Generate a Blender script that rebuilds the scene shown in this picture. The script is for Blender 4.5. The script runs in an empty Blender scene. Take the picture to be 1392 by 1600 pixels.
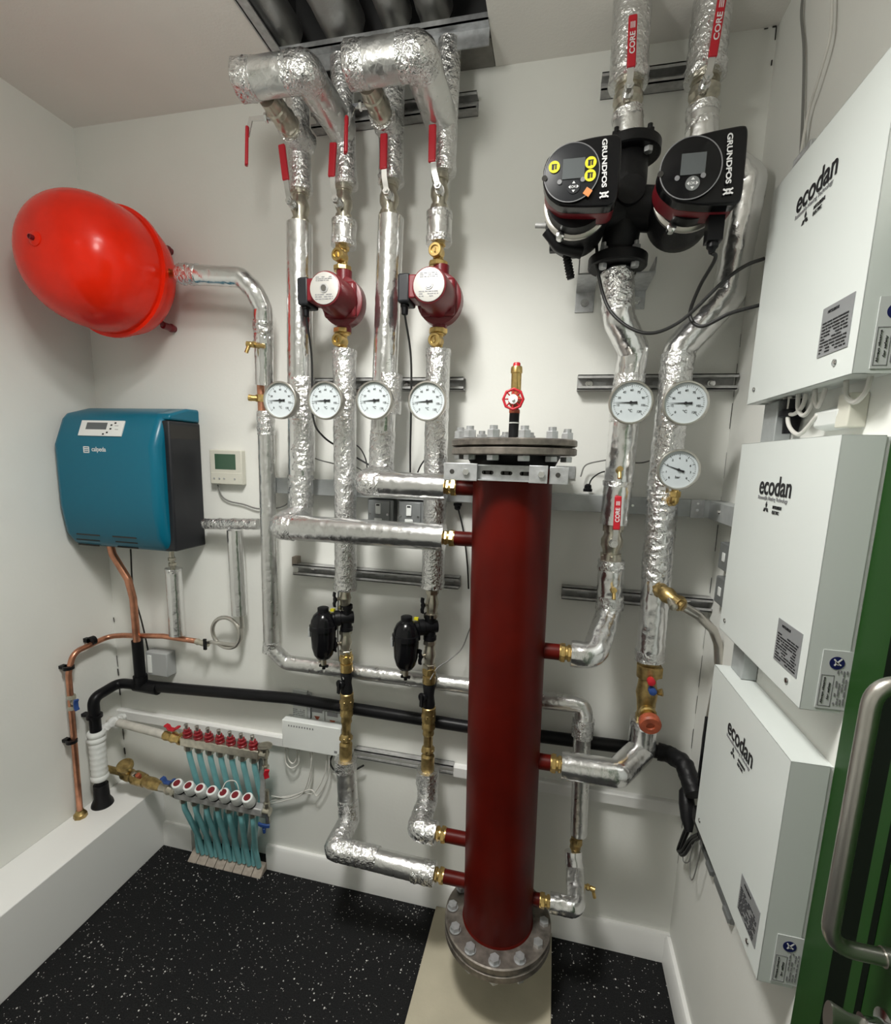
import bpy, math, random
from mathutils import Vector as V, Matrix, noise
random.seed(7)
C = bpy.context.scene.collection
PI = math.pi
# ------------------------------------------------------------------ camera, light, exposure
F, CX, CY = 750.912, 696.0, 836.608
YAW, PIT, ROL = [math.radians(a) for a in (-12.48756875, 9.07045867, 1.71325012)]
CAMZ, WALLD = 1.73376, 1.6
XL, XR, ZC = -1.781, 0.4957, 2.877          # left wall, right wall, ceiling height
YF = -2.75                                   # wall behind the viewer
_f = V((math.sin(YAW)*math.cos(PIT), math.cos(YAW)*math.cos(PIT), -math.sin(PIT)))
_r = V((math.cos(YAW), -math.sin(YAW), 0)); _u = _r.cross(_f)
R2 = math.cos(ROL)*_r + math.sin(ROL)*_u
U2 = -math.sin(ROL)*_r + math.cos(ROL)*_u
CAM = V((0, -WALLD, CAMZ))
cd = bpy.data.cameras.new('camera'); cam = bpy.data.objects.new('camera', cd); C.objects.link(cam)
cd.sensor_fit = 'HORIZONTAL'; cd.sensor_width = 36.0; cd.lens = 36.0*F/1392
cd.shift_y = (CY-800)/1392; cd.clip_start = .02
cam.matrix_world = Matrix(((R2.x, U2.x, -_f.x, CAM.x), (R2.y, U2.y, -_f.y, CAM.y), (R2.z, U2.z, -_f.z, CAM.z), (0, 0, 0, 1)))
bpy.context.scene.camera = cam
def ray(px, py):
    return R2*((px-CX)/F) - U2*((py-CY)/F) + _f
def P(px, py, d):            # point of the room seen at this pixel, d metres in front of the back wall
    v = ray(px, py); return CAM + v*((WALLD-d)/v.y)
def RW(px, py, x):           # the same on a plane parallel to the right wall
    v = ray(px, py); return CAM + v*(x/v.x)
def FL(px, py, z):           # the same on a level plane
    v = ray(px, py); return CAM + v*((z-CAMZ)/v.z)
def atd(p, d): return V((p.x, -d, p.z))

sc = bpy.context.scene
sc.view_settings.view_transform = 'Standard'; sc.view_settings.look = 'None'
sc.view_settings.gamma = 1; sc.view_settings.use_curve_mapping = False
sc.view_settings.exposure = 0.0
w = bpy.data.worlds.new('world'); sc.world = w; w.use_nodes = True
w.node_tree.nodes['Background'].inputs[0].default_value = (.5, .5, .5, 1)
w.node_tree.nodes['Background'].inputs[1].default_value = .05
def area(name, loc, size, power, col, shape='DISK', sy=None, spread=180):
    l = bpy.data.lights.new(name, 'AREA'); l.shape = shape; l.size = size
    if sy: l.size_y = sy
    l.energy = power; l.color = col; l.spread = math.radians(spread)
    o = bpy.data.objects.new(name, l); C.objects.link(o); o.location = loc; return o
area('ceiling_lamp_light', (-.46, -1.03, 2.80), .32, 26, (1, .985, .945), spread=138)
lb_ = bpy.data.lights.new('ceiling_fill_light', 'POINT'); lb_.energy = 13; lb_.shadow_soft_size = .10; lb_.color = (1, .985, .925)  # added fill that lifts the ceiling and upper walls, no known lamp here
lo_ = bpy.data.objects.new('ceiling_fill_light', lb_); C.objects.link(lo_); lo_.location = (-.52, -1.10, 2.56)
area('rear_fill_light', (-.9, -2.3, 2.80), .5, 1.5, (1, .985, .94))  # added weak fill behind the viewer, no known lamp there
vl = bpy.data.lights.new('void_fill_light', 'POINT'); vl.energy = .22; vl.shadow_soft_size = .1  # added to brighten the hatch void a little, no fitting up there
vo = bpy.data.objects.new('void_fill_light', vl); C.objects.link(vo); vo.location = (-.5, -.5, 3.3)

# ------------------------------------------------------------------ materials
MATS = {}
def mat(name, col, rough=.5, metal=0., bump=0., bscale=60., var=0., vscale=20., coat=0., spec=.5, emit=0., bdist=.002):
    m = bpy.data.materials.new(name); m.use_nodes = True; nt = m.node_tree
    b = nt.nodes['Principled BSDF']
    b.inputs['Base Color'].default_value = (*col, 1); b.inputs['Roughness'].default_value = rough
    b.inputs['Metallic'].default_value = metal; b.inputs['Coat Weight'].default_value = coat
    b.inputs['Specular IOR Level'].default_value = spec
    if emit: b.inputs['Emission Color'].default_value = (*col, 1); b.inputs['Emission Strength'].default_value = emit
    tc = nt.nodes.new('ShaderNodeNewGeometry')
    if var:
        n = nt.nodes.new('ShaderNodeTexNoise'); n.inputs['Scale'].default_value = vscale; n.inputs['Detail'].default_value = 5
        nt.links.new(tc.outputs['Position'], n.inputs['Vector'])
        r = nt.nodes.new('ShaderNodeValToRGB')
        r.color_ramp.elements[0].position = .3; r.color_ramp.elements[1].position = .7
        r.color_ramp.elements[0].color = (*[max(0, c*(1-var)) for c in col], 1)
        r.color_ramp.elements[1].color = (*[min(1, c*(1+var)) for c in col], 1)
        nt.links.new(n.outputs['Fac'], r.inputs['Fac']); nt.links.new(r.outputs['Color'], b.inputs['Base Color'])
    if bump:
        n = nt.nodes.new('ShaderNodeTexNoise'); n.inputs['Scale'].default_value = bscale; n.inputs['Detail'].default_value = 3
        nt.links.new(tc.outputs['Position'], n.inputs['Vector'])
        bp = nt.nodes.new('ShaderNodeBump'); bp.inputs['Strength'].default_value = bump; bp.inputs['Distance'].default_value = bdist
        nt.links.new(n.outputs['Fac'], bp.inputs['Height']); nt.links.new(bp.outputs['Normal'], b.inputs['Normal'])
    MATS[name] = m; return m
WALL = mat('white_wall_paint', (.77, .775, .735), .55, bump=.15, bscale=90, var=.025, vscale=3)
CEIL = mat('ceiling_paint', (.82, .80, .755), .8, bump=.25, bscale=160, var=.02, vscale=4)
TRIM = mat('white_gloss_paint', (.80, .80, .78), .35, bump=.05)
STEEL = mat('galvanised_steel', (.50, .51, .52), .42, .75, bump=.08, bscale=200, var=.15, vscale=60)
DSTEEL = mat('dull_strut_steel', (.40, .40, .395), .5, .35, var=.2, vscale=50)
TRUNK = mat('grey_trunking', (.42, .44, .44), .45, .35, var=.08, vscale=30)
BRASS = mat('brass', (.62, .44, .17), .28, .95, var=.25, vscale=60)
DBRASS = mat('tarnished_brass', (.40, .29, .12), .38, .9, var=.4, vscale=50, bump=.2, bscale=120)
NICKEL = mat('nickel_brass', (.52, .49, .41), .28, .92, var=.15, vscale=60)
CHROME = mat('chrome', (.72, .72, .72), .15, 1.)
COPPER = mat('copper', (.58, .27, .17), .32, .92, var=.25, vscale=25)
STAIN = mat('stainless', (.55, .53, .49), .3, .95, bump=.05, bscale=300)
VESRED = mat('vessel_red', (.84, .022, .005), .24, spec=.25, coat=.08, bump=.03, bscale=40, var=.05, vscale=20)
TANKRED = mat('tank_oxide_red', (.078, .003, .001), .42, var=.2, vscale=7, bump=.08, bscale=30, spec=.18)
PUMPRED = mat('pump_red', (.16, .008, .014), .35, bump=.1, bscale=200)
LEVRED = mat('lever_red', (.46, .010, .022), .38)
METRED = mat('meter_red', (.24, .012, .018), .35)
CORERED = mat('core_lever_red', (.52, .012, .025), .4)
BLACK = mat('black_plastic', (.005, .005, .006), .38, spec=.22)
BLACKG = mat('black_gloss', (.005, .005, .006), .18, spec=.28)
IRON = mat('black_cast_iron', (.008, .008, .009), .45, spec=.25, bump=.3, bscale=160)
RUBBER = mat('black_cable', (.012, .012, .012), .5)
GCABLE = mat('grey_cable', (.17, .17, .16), .5)
WCABLE = mat('white_cable', (.62, .61, .57), .5)
CABW = mat('cabinet_white', (.69, .73, .705), .34, bump=.03, bscale=400)
WHITE = mat('white_plastic', (.75, .77, .75), .35)
CREAM = mat('cream_plastic', (.62, .61, .53), .45)
TEAL = mat('teal_plastic', (.002, .125, .20), .3, spec=.35, bump=.03, bscale=300)
DGREY = mat('dark_grey_plastic', (.018, .019, .022), .42, spec=.3)
GREYP = mat('grey_metalclad', (.20, .21, .21), .45, .3, var=.1)
LGREY = mat('light_grey_box', (.36, .37, .37), .5)
GREEN = mat('green_door_paint', (.0125, .054, .008), .45, spec=.3, bump=.06, bscale=60)
DGREEN = mat('door_gap', (.003, .006, .003), .8, spec=.1)
FLANGE = mat('rusty_flange_steel', (.23, .205, .18), .42, .75, var=.45, vscale=30, bump=.2, bscale=120)
LCD = mat('lcd_green', (.045, .10, .06), .25)
LCDG = mat('lcd_grey', (.10, .11, .115), .25)
INK = mat('black_ink', (.01, .01, .012), .5)
WINK = mat('white_ink', (.75, .75, .75), .5)
GINK = mat('grey_ink', (.22, .22, .23), .5)
PLATE = mat('silver_label', (.34, .35, .36), .4, .4)
STICK = mat('sticker', (.60, .62, .61), .4)
NAVY = mat('navy_ink', (.012, .015, .10), .4)
YELLOW = mat('yellow_sticker', (.80, .72, .03), .4)
ORANGE = mat('orange_tag', (.70, .25, .08), .5)
DIAL = mat('dial_white', (.55, .60, .62), .4, spec=.3)
PALE = mat('pump_label', (.50, .49, .46), .4, .2)
BLUE = mat('blue_plastic', (.02, .06, .22), .35)
TBLUE = mat('blue_heating_pipe', (.21, .50, .53), .34, var=.06, vscale=30)
TANMDF = mat('tan_board', (.44, .40, .30), .75, bump=.2, bscale=120, var=.08, vscale=9)
MDFE = mat('pipe_guide_tan', (.36, .31, .26), .7, var=.15, vscale=60)
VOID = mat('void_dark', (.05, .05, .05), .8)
CAULK = mat('dark_gap', (.03, .028, .025), .9)
OFFW = mat('off_white_pipe', (.52, .50, .45), .4, var=.15, vscale=30)
BROWN = mat('rusty_red', (.32, .07, .03), .5, var=.3, vscale=60)
WRAPW = mat('white_wrap', (.74, .75, .73), .4, bump=.3, bscale=60)
CORK = mat('concrete', (.22, .21, .19), .9, bump=.5, bscale=60, var=.2, vscale=20)

def foil_mat(name, strength, scale, rough, col=(.80, .80, .80)):
    m = bpy.data.materials.new(name); m.use_nodes = True; nt = m.node_tree; b = nt.nodes['Principled BSDF']
    b.inputs['Base Color'].default_value = (*col, 1); b.inputs['Metallic'].default_value = .97
    g = nt.nodes.new('ShaderNodeNewGeometry')
    n0 = nt.nodes.new('ShaderNodeTexNoise'); n0.inputs['Scale'].default_value = scale*.6; n0.inputs['Detail'].default_value = 2
    nt.links.new(g.outputs['Position'], n0.inputs['Vector'])
    mx = nt.nodes.new('ShaderNodeVectorMath'); mx.operation = 'MULTIPLY_ADD'
    mx.inputs[1].default_value = (.03, .03, .03)
    nt.links.new(n0.outputs['Color'], mx.inputs[0]); nt.links.new(g.outputs['Position'], mx.inputs[2])
    vo = nt.nodes.new('ShaderNodeTexVoronoi'); vo.feature = 'F1'; vo.inputs['Scale'].default_value = scale
    nt.links.new(mx.outputs[0], vo.inputs['Vector'])
    n1 = nt.nodes.new('ShaderNodeTexNoise'); n1.inputs['Scale'].default_value = scale*1.7; n1.inputs['Detail'].default_value = 4
    n1.inputs['Distortion'].default_value = 1.2
    nt.links.new(g.outputs['Position'], n1.inputs['Vector'])
    ad = nt.nodes.new('ShaderNodeMath'); ad.operation = 'ADD'
    nt.links.new(vo.outputs['Distance'], ad.inputs[0]); nt.links.new(n1.outputs['Fac'], ad.inputs[1])
    bp = nt.nodes.new('ShaderNodeBump'); bp.inputs['Strength'].default_value = strength; bp.inputs['Distance'].default_value = .006
    nt.links.new(ad.outputs[0], bp.inputs['Height']); nt.links.new(bp.outputs['Normal'], b.inputs['Normal'])
    rr = nt.nodes.new('ShaderNodeMapRange'); rr.inputs['To Min'].default_value = rough*.6; rr.inputs['To Max'].default_value = rough*1.5
    nt.links.new(n0.outputs['Fac'], rr.inputs['Value']); nt.links.new(rr.outputs[0], b.inputs['Roughness'])
    return m
FOIL = foil_mat('smooth_foil', .10, 45, .20)
FOILC = foil_mat('crumpled_foil', .5, 75, .20)
FOILM = foil_mat('matt_foil', .16, 55, .30, (.72, .72, .71))
ALDUCT = foil_mat('dull_duct_foil', .12, 40, .4, (.50, .50, .49))

def floor_mat():
    m = bpy.data.materials.new('speckled_rubber_floor'); m.use_nodes = True; nt = m.node_tree; b = nt.nodes['Principled BSDF']
    g = nt.nodes.new('ShaderNodeNewGeometry')
    def spots(scale, thr, dens, seed):
        v = nt.nodes.new('ShaderNodeTexVoronoi'); v.inputs['Scale'].default_value = scale
        o = nt.nodes.new('ShaderNodeVectorMath'); o.inputs[1].default_value = (seed, seed*2, 0)
        nt.links.new(g.outputs['Position'], o.inputs[0]); nt.links.new(o.outputs[0], v.inputs['Vector'])
        l = nt.nodes.new('ShaderNodeMath'); l.operation = 'LESS_THAN'; l.inputs[1].default_value = thr
        nt.links.new(v.outputs['Distance'], l.inputs[0])
        s = nt.nodes.new('ShaderNodeSeparateColor'); nt.links.new(v.outputs['Color'], s.inputs[0])
        k = nt.nodes.new('ShaderNodeMath'); k.operation = 'GREATER_THAN'; k.inputs[1].default_value = 1-dens
        nt.links.new(s.outputs[0], k.inputs[0])
        q = nt.nodes.new('ShaderNodeMath'); q.operation = 'MULTIPLY'
        nt.links.new(l.outputs[0], q.inputs[0]); nt.links.new(k.outputs[0], q.inputs[1])
        br = nt.nodes.new('ShaderNodeMath'); br.operation = 'MULTIPLY'
        nt.links.new(q.outputs[0], br.inputs[0]); nt.links.new(s.outputs[1], br.inputs[1])
        return br
    a = spots(95, .26, .10, 3.1); c = spots(190, .26, .14, 7.7)
    mx = nt.nodes.new('ShaderNodeMath'); mx.operation = 'MAXIMUM'
    nt.links.new(a.outputs[0], mx.inputs[0]); nt.links.new(c.outputs[0], mx.inputs[1])
    n = nt.nodes.new('ShaderNodeTexNoise'); n.inputs['Scale'].default_value = 260; n.inputs['Detail'].default_value = 4
    nt.links.new(g.outputs['Position'], n.inputs['Vector'])
    r = nt.nodes.new('ShaderNodeValToRGB'); r.color_ramp.elements[0].color = (.0015, .0015, .0017, 1); r.color_ramp.elements[1].color = (.014, .0145, .0155, 1)
    r.color_ramp.elements[0].position = .35; r.color_ramp.elements[1].position = .8
    nt.links.new(n.outputs['Fac'], r.inputs['Fac'])
    mc = nt.nodes.new('ShaderNodeMix'); mc.data_type = 'RGBA'; mc.inputs[7].default_value = (.75, .74, .70, 1)
    nt.links.new(mx.outputs[0], mc.inputs[0]); nt.links.new(r.outputs['Color'], mc.inputs[6])
    nt.links.new(mc.outputs[2], b.inputs['Base Color']); b.inputs['Roughness'].default_value = .75
    b.inputs['Specular IOR Level'].default_value = .25
    bp = nt.nodes.new('ShaderNodeBump'); bp.inputs['Strength'].default_value = .4; bp.inputs['Distance'].default_value = .003
    nt.links.new(n.outputs['Fac'], bp.inputs['Height']); nt.links.new(bp.outputs['Normal'], b.inputs['Normal'])
    return m
FLOORM = floor_mat()

# ------------------------------------------------------------------ mesh builder
WORLD = {}          # world position of every object's origin
def ortho(a):
    a = a.normalized(); t = V((0, 0, 1)) if abs(a.z) < .9 else V((1, 0, 0))
    u = a.cross(t).normalized(); return a, u, a.cross(u).normalized()
class MB:
    def __init__(s): s.v = []; s.f = []
    def add(s, vs, fs):
        n = len(s.v); s.v += [V(p) for p in vs]; s.f += [tuple(i+n for i in f) for f in fs]; return s
    def box(s, lo, hi):
        (a, b, c), (d, e, g) = lo, hi
        if a > d: a, d = d, a
        if b > e: b, e = e, b
        if c > g: c, g = g, c
        return s.add([(a,b,c),(d,b,c),(d,e,c),(a,e,c),(a,b,g),(d,b,g),(d,e,g),(a,e,g)],
                     [(0,3,2,1),(4,5,6,7),(0,1,5,4),(1,2,6,5),(2,3,7,6),(3,0,4,7)])
    def obox(s, c, ax, ay, az):         # oriented box: centre and three half vectors
        c = V(c); vs = [c+ax*i+ay*j+az*k for k in (-1, 1) for j in (-1, 1) for i in (-1, 1)]
        return s.add(vs, [(0,2,3,1),(4,5,7,6),(0,1,5,4),(1,3,7,5),(3,2,6,7),(2,0,4,6)])
    def prism(s, poly, vec):
        n = len(poly); poly = [V(p) for p in poly]
        nrm = V((0, 0, 0))
        for i in range(n): nrm += poly[i].cross(poly[(i+1) % n])
        if nrm.dot(vec) > 0: poly = poly[::-1]
        return s.add(poly+[p+vec for p in poly],
                     [tuple(range(n)), tuple(range(2*n-1, n-1, -1))]+[(i, i+n, (i+1) % n+n, (i+1) % n) for i in range(n)])
    def lathe(s, o, ax, prof, seg=24, ph=0., wr=0., sq=(1, 1)):
        o = V(o); a, u, v = ortho(V(ax)); n = len(s.v); rings = []
        for t, r in prof:
            if r <= 1e-6: s.v.append(o+a*t); rings.append([len(s.v)-1])
            else:
                ring = []
                for k in range(seg):
                    th = 2*PI*k/seg+ph; p = o+a*t+(u*math.cos(th)*sq[0]+v*math.sin(th)*sq[1])*r
                    if wr: p += (u*math.cos(th)+v*math.sin(th))*wr*noise.noise(p*70)
                    s.v.append(p); ring.append(len(s.v)-1)
                rings.append(ring)
        for A, B in zip(rings, rings[1:]):
            la, lb = len(A), len(B)
            if la == 1 and lb == 1: continue
            for k in range(seg):
                k2 = (k+1) % seg
                if la == 1: s.f.append((A[0], B[k2], B[k]))
                elif lb == 1: s.f.append((A[k], A[k2], B[0]))
                else: s.f.append((A[k], A[k2], B[k2], B[k]))
        if len(rings[0]) > 1: s.f.append(tuple(rings[0][::-1]))
        if len(rings[-1]) > 1: s.f.append(tuple(rings[-1]))
        return s
    def cyl(s, a, b, r, seg=20, r2=None):
        a, b = V(a), V(b); return s.lathe(a, b-a, [(0, r), ((b-a).length, r if r2 is None else r2)], seg)
    def hexa(s, a, b, r):
        a, b = V(a), V(b); return s.lathe(a, b-a, [(0, r*.93), (.0015, r), ((b-a).length-.0015, r), ((b-a).length, r*.93)], 6)
    def torus(s, c, ax, R, r, n=32, m=10, sq=1.):
        c = V(c); a, u, v = ortho(V(ax)); b0 = len(s.v)
        for i in range(n):
            t = 2*PI*i/n; d = u*math.cos(t)+v*math.sin(t)
            for j in range(m):
                q = 2*PI*j/m; s.v.append(c+d*(R+r*math.cos(q))+a*r*math.sin(q)*sq)
        for i in range(n):
            for j in range(m):
                s.f.append((b0+i*m+j, b0+((i+1) % n)*m+j, b0+((i+1) % n)*m+(j+1) % m, b0+i*m+(j+1) % m))
        return s
    def sphere(s, c, r, seg=20, rings=12, sc=(1, 1, 1)):
        c = V(c); n0 = len(s.v)
        s.lathe((0, 0, 0), (0, 0, 1), [(-r*math.cos(PI*i/rings), r*math.sin(PI*i/rings)) for i in range(rings+1)], seg)
        for i in range(n0, len(s.v)):
            p = s.v[i]; s.v[i] = V((p.x*sc[0], p.y*sc[1], p.z*sc[2]))+c
        return s
    def tube(s, pts, r, seg=16, fillet=0., fn=8, step=None, wr=0., wf=55., cap=True, seed=0.):
        pts = [V(p) for p in pts]; rs = r if isinstance(r, (list, tuple)) else None
        path = []
        if fillet > 0 and len(pts) > 2:
            path.append(pts[0])
            for i in range(1, len(pts)-1):
                a, b, c = pts[i-1], pts[i], pts[i+1]
                d1, d2 = (a-b), (c-b); l1, l2 = d1.length, d2.length; d1.normalize(); d2.normalize()
                ang = math.acos(max(-1, min(1, d1.dot(d2))))
                if ang > PI-.02: path.append(b); continue
                t = min(fillet/math.tan(ang/2), l1*.49, l2*.49)
                p1, p2 = b+d1*t, b+d2*t
                for k in range(fn+1):
                    q = k/fn; path.append(p1*(1-q)**2+b*2*q*(1-q)+p2*q*q)
            path.append(pts[-1])
        else: path = pts
        if step:
            out = [path[0]]
            for a, b in zip(path, path[1:]):
                n = max(1, int(round((b-a).length/step)))
                out += [a+(b-a)*(k/n) for k in range(1, n+1)]
            path = out
        n0 = len(s.v); u = None; rings = []; L = len(path)
        for i, p in enumerate(path):
            if i == 0: t = path[1]-p
            elif i == L-1: t = p-path[i-1]
            else: t = (path[i+1]-p).normalized()+(p-path[i-1]).normalized()
            if t.length < 1e-9: t = V((0, 0, 1))
            t.normalize()
            if u is None: _, u, _ = ortho(t)
            else: u = (u-t*u.dot(t)).normalized()
            vv = t.cross(u)
            k = 1.
            if 0 < i < L-1:
                cs = (path[i+1]-p).normalized().dot((p-path[i-1]).normalized()); k = 1/max(.7, math.sqrt(max(.01, (1+cs)/2)))
            rr = (rs[0]+(rs[1]-rs[0])*i/(L-1)) if rs else r
            ring = []
            for j in range(seg):
                th = 2*PI*j/seg; d = u*math.cos(th)+vv*math.sin(th)
                q = p+d*rr*(k if fillet == 0 else 1)
                if wr:
                    z = q+V((seed, seed*.7, 0))
                    a1 = noise.noise(z*wf); a2 = 1-2*abs(noise.noise(z*wf*2.3))
                    q += d*wr*(a1*.9+a2*.5-.25)
                s.v.append(q); ring.append(len(s.v)-1)
            rings.append(ring)
        for A, B in zip(rings, rings[1:]):
            for j in range(seg):
                j2 = (j+1) % seg; s.f.append((A[j], A[j2], B[j2], B[j]))
        if cap: s.f.append(tuple(rings[0][::-1])); s.f.append(tuple(rings[-1]))
        return s
    def strip(s, pts, nrm, w, th):      # flat bar along a path; nrm: face normal, w: width, th: thickness
        pts = [V(p) for p in pts]; nrm = V(nrm).normalized(); rings = []
        for i, p in enumerate(pts):
            t = (pts[min(i+1, len(pts)-1)]-pts[max(i-1, 0)]).normalized()
            sd = t.cross(nrm).normalized(); nn = sd.cross(t)
            rings.append([p+sd*w/2+nn*th/2, p-sd*w/2+nn*th/2, p-sd*w/2-nn*th/2, p+sd*w/2-nn*th/2])
        n = len(s.v)
        for r_ in rings: s.v += r_
        for i in range(len(rings)-1):
            for j in range(4):
                a = n+i*4; s.f.append((a+j, a+(j+1) % 4, a+4+(j+1) % 4, a+4+j))
        s.f.append((n+3, n+2, n+1, n)); m = n+4*(len(rings)-1); s.f.append((m, m+1, m+2, m+3))
        return s
    def build(s, name, m, parent=None, bevel=0, seg=2, angle=35, label=None, origin=None, cat=None, group=None, kind=None, mods=None):
        xs = [p.x for p in s.v]; ys = [p.y for p in s.v]; zs = [p.z for p in s.v]
        o0 = V(origin) if origin is not None else V(((min(xs)+max(xs))/2, (min(ys)+max(ys))/2, (min(zs)+max(zs))/2 if parent else min(zs)))
        me = bpy.data.meshes.new(name); me.from_pydata([tuple(p-o0) for p in s.v], [], s.f); me.update()
        me.materials.append(m)
        for p in me.polygons: p.use_smooth = True
        me.set_sharp_from_angle(angle=math.radians(angle))
        o = bpy.data.objects.new(name, me); C.objects.link(o); WORLD[o.name] = o0
        if parent is not None: o.parent = parent; o.location = o0-WORLD[parent.name]
        else: o.location = o0
        if bevel:
            b = o.modifiers.new('bevel', 'BEVEL'); b.width = bevel; b.segments = seg; b.limit_method = 'ANGLE'; b.angle_limit = math.radians(40)
        if label: o['label'] = label
        if cat: o['category'] = cat
        if group: o['group'] = group
        if kind: o['kind'] = kind
        return o
def thing(name, label, cat, loc, group=None):
    o = bpy.data.objects.new(name, None); C.objects.link(o); o.location = V(loc); o.empty_display_size = .02
    WORLD[o.name] = V(loc); o['label'] = label; o['category'] = cat
    if group: o['group'] = group
    return o
def struct(name, mb, m, parent=None, **k):
    return mb.build(name, m, parent, kind=None if parent else 'structure', **k)
def txt(body, c, right, up, h, m, parent, width=None, bold=0., name='lettering', lift=.0006, space=1.):
    cu = bpy.data.curves.new('t', 'FONT'); cu.body = body; cu.align_x = 'CENTER'; cu.align_y = 'CENTER'; cu.size = 1
    cu.extrude = .01; cu.offset = bold; cu.space_character = space
    t = bpy.data.objects.new('t', cu); C.objects.link(t)
    me = bpy.data.meshes.new_from_object(t.evaluated_get(bpy.context.evaluated_depsgraph_get()))
    bpy.data.objects.remove(t); bpy.data.curves.remove(cu)
    xs = [v.co.x for v in me.vertices]; ys = [v.co.y for v in me.vertices]
    cx, cy = (min(xs)+max(xs))/2, (min(ys)+max(ys))/2
    sy = h/(max(ys)-min(ys)); sx = sy if width is None else width/(max(xs)-min(xs))
    right, up = V(right).normalized(), V(up).normalized(); nn = right.cross(up)
    mb = MB(); mb.v = [V(c)+right*(v.co.x-cx)*sx+up*(v.co.y-cy)*sy+nn*(lift*(1+v.co.z/.01)*.5) for v in me.vertices]
    mb.f = [tuple(p.vertices) for p in me.polygons]
    bpy.data.meshes.remove(me)
    return mb.build(name, m, parent)
def lines(c, right, up, w, h, n, m, parent, name='small_print', lift=.0005, seed=0, cols=1):
    rnd = random.Random(seed); mb = MB(); right, up = V(right).normalized(), V(up).normalized(); nn = right.cross(up)
    for i in range(n):
        y = h/2-h*(i+.5)/n; x = -w/2
        while x < w/2-.002:
            l = rnd.uniform(.004, .016)*(w/.08); l = min(l, w/2-x)
            mb.obox(V(c)+right*(x+l/2)+up*y+nn*lift, right*l/2, up*h/n*.22, nn*lift*.5)
            x += l+rnd.uniform(.0015, .004)*(w/.08)*(1 if rnd.random() < .8 else 6)
    return mb.build(name, m, parent)
X_, Y_, Z_ = V((1, 0, 0)), V((0, 1, 0)), V((0, 0, 1))
FRONT = V((0, -1, 0))

# ------------------------------------------------------------------ the room
T = .12
struct('wall_back', MB().box((XL-T, 0, -.1), (XR+T, T, 3.6)), WALL)
struct('wall_left', MB().box((XL-T, YF, -.1), (XL, 0, 3.6)), WALL)
struct('wall_right', MB().box((XR, YF, -.1), (XR+T, 0, 3.6)), WALL)
struct('wall_front', MB().box((XL-T, YF-T, -.1), (XR+T, YF, 3.6)), WALL)
struct('floor', MB().box((XL-T, YF-T, -.1), (XR+T, T, 0)), FLOORM)
HX0, HX1, HY0 = -.872, -.245, -.76           # hatch in the ceiling
cb = MB(); zt = ZC+.014
cb.box((XL, YF, ZC), (HX0, 0, zt)); cb.box((HX1, YF, ZC), (XR, 0, zt)); cb.box((HX0, YF, ZC), (HX1, HY0, zt))
struct('ceiling', cb, CEIL)
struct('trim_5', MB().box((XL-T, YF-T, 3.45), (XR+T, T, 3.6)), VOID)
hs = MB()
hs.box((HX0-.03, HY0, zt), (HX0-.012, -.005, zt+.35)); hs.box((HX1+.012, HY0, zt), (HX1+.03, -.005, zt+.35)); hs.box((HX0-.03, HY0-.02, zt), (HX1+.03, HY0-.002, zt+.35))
hs.box((HX0-.012, -.006, zt+.002), (HX1+.012, -.001, zt+.35))  # added dark panel, shade of the void put into its colour
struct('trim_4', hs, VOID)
# plinth along the left wall, ledge and skirtings
XP = -1.590; ZP = .291
struct('trim_1', MB().box((XL, YF, 0), (XP, 0, ZP)), TRIM, bevel=.003)
struct('trim_2', MB().prism([V((XL, 0, .622)), V((XL, -.018, .622)), V((XL, -.022, .617)), V((XL, -.022, .582)), V((XL, 0, .582))], V((XR-XL, 0, 0))), TRIM)
SX0, SX1 = P(301, 1320, .012).x, P(417, 1345, .012).x
skp = lambda x: [V((x, 0, 0)), V((x, -.018, 0)), V((x, -.018, .100)), V((x, -.012, .110)), V((x, 0, .110))]
bk = MB(); bk.prism(skp(XP), V((SX0-XP, 0, 0))); bk.prism(skp(SX1), V((XR-SX1, 0, 0)))
struct('baseboard_back', bk, TRIM)
struct('baseboard_right', MB().prism([V((XR, -.018, 0)), V((XR-.018, -.018, 0)), V((XR-.018, -.018, .100)), V((XR-.012, -.018, .110)), V((XR, -.018, .110))], V((0, -.70, 0))), TRIM)
# dark broken filler in the right corner and boarded joints
cr = MB()
for (a, b, r) in (((1207, 42), (1213, 41), .0018), ((1213, 41), (1211, 62), .0014), ((1206, 94), (1205, 102), .0016), ((1194, 45), (1200, 44), .0012)):
    cr.cyl(P(*a, .002), P(*b, .002), r, 6)
rr = random.Random(3); z = 2.35
while z > .35:
    l = rr.uniform(.01, .11); rd = rr.uniform(.0003, .0009); cr.cyl(V((XR-.0015, -.0015, z)), V((XR-.0015+rr.uniform(-.001, .001), -.002, z-l)), rd, 6); z -= l+rr.uniform(.005, .09)
for z, l in ((1.03, .02), (.86, .05), (.80, .03), (.74, .06), (.52, .05), (.43, .03)): cr.cyl(V((XL+.002, -.003, z)), V((XL+.004, -.003, z-l)), rr.uniform(.0012, .0025), 6)
struct('trim_3', cr, CAULK)

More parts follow.
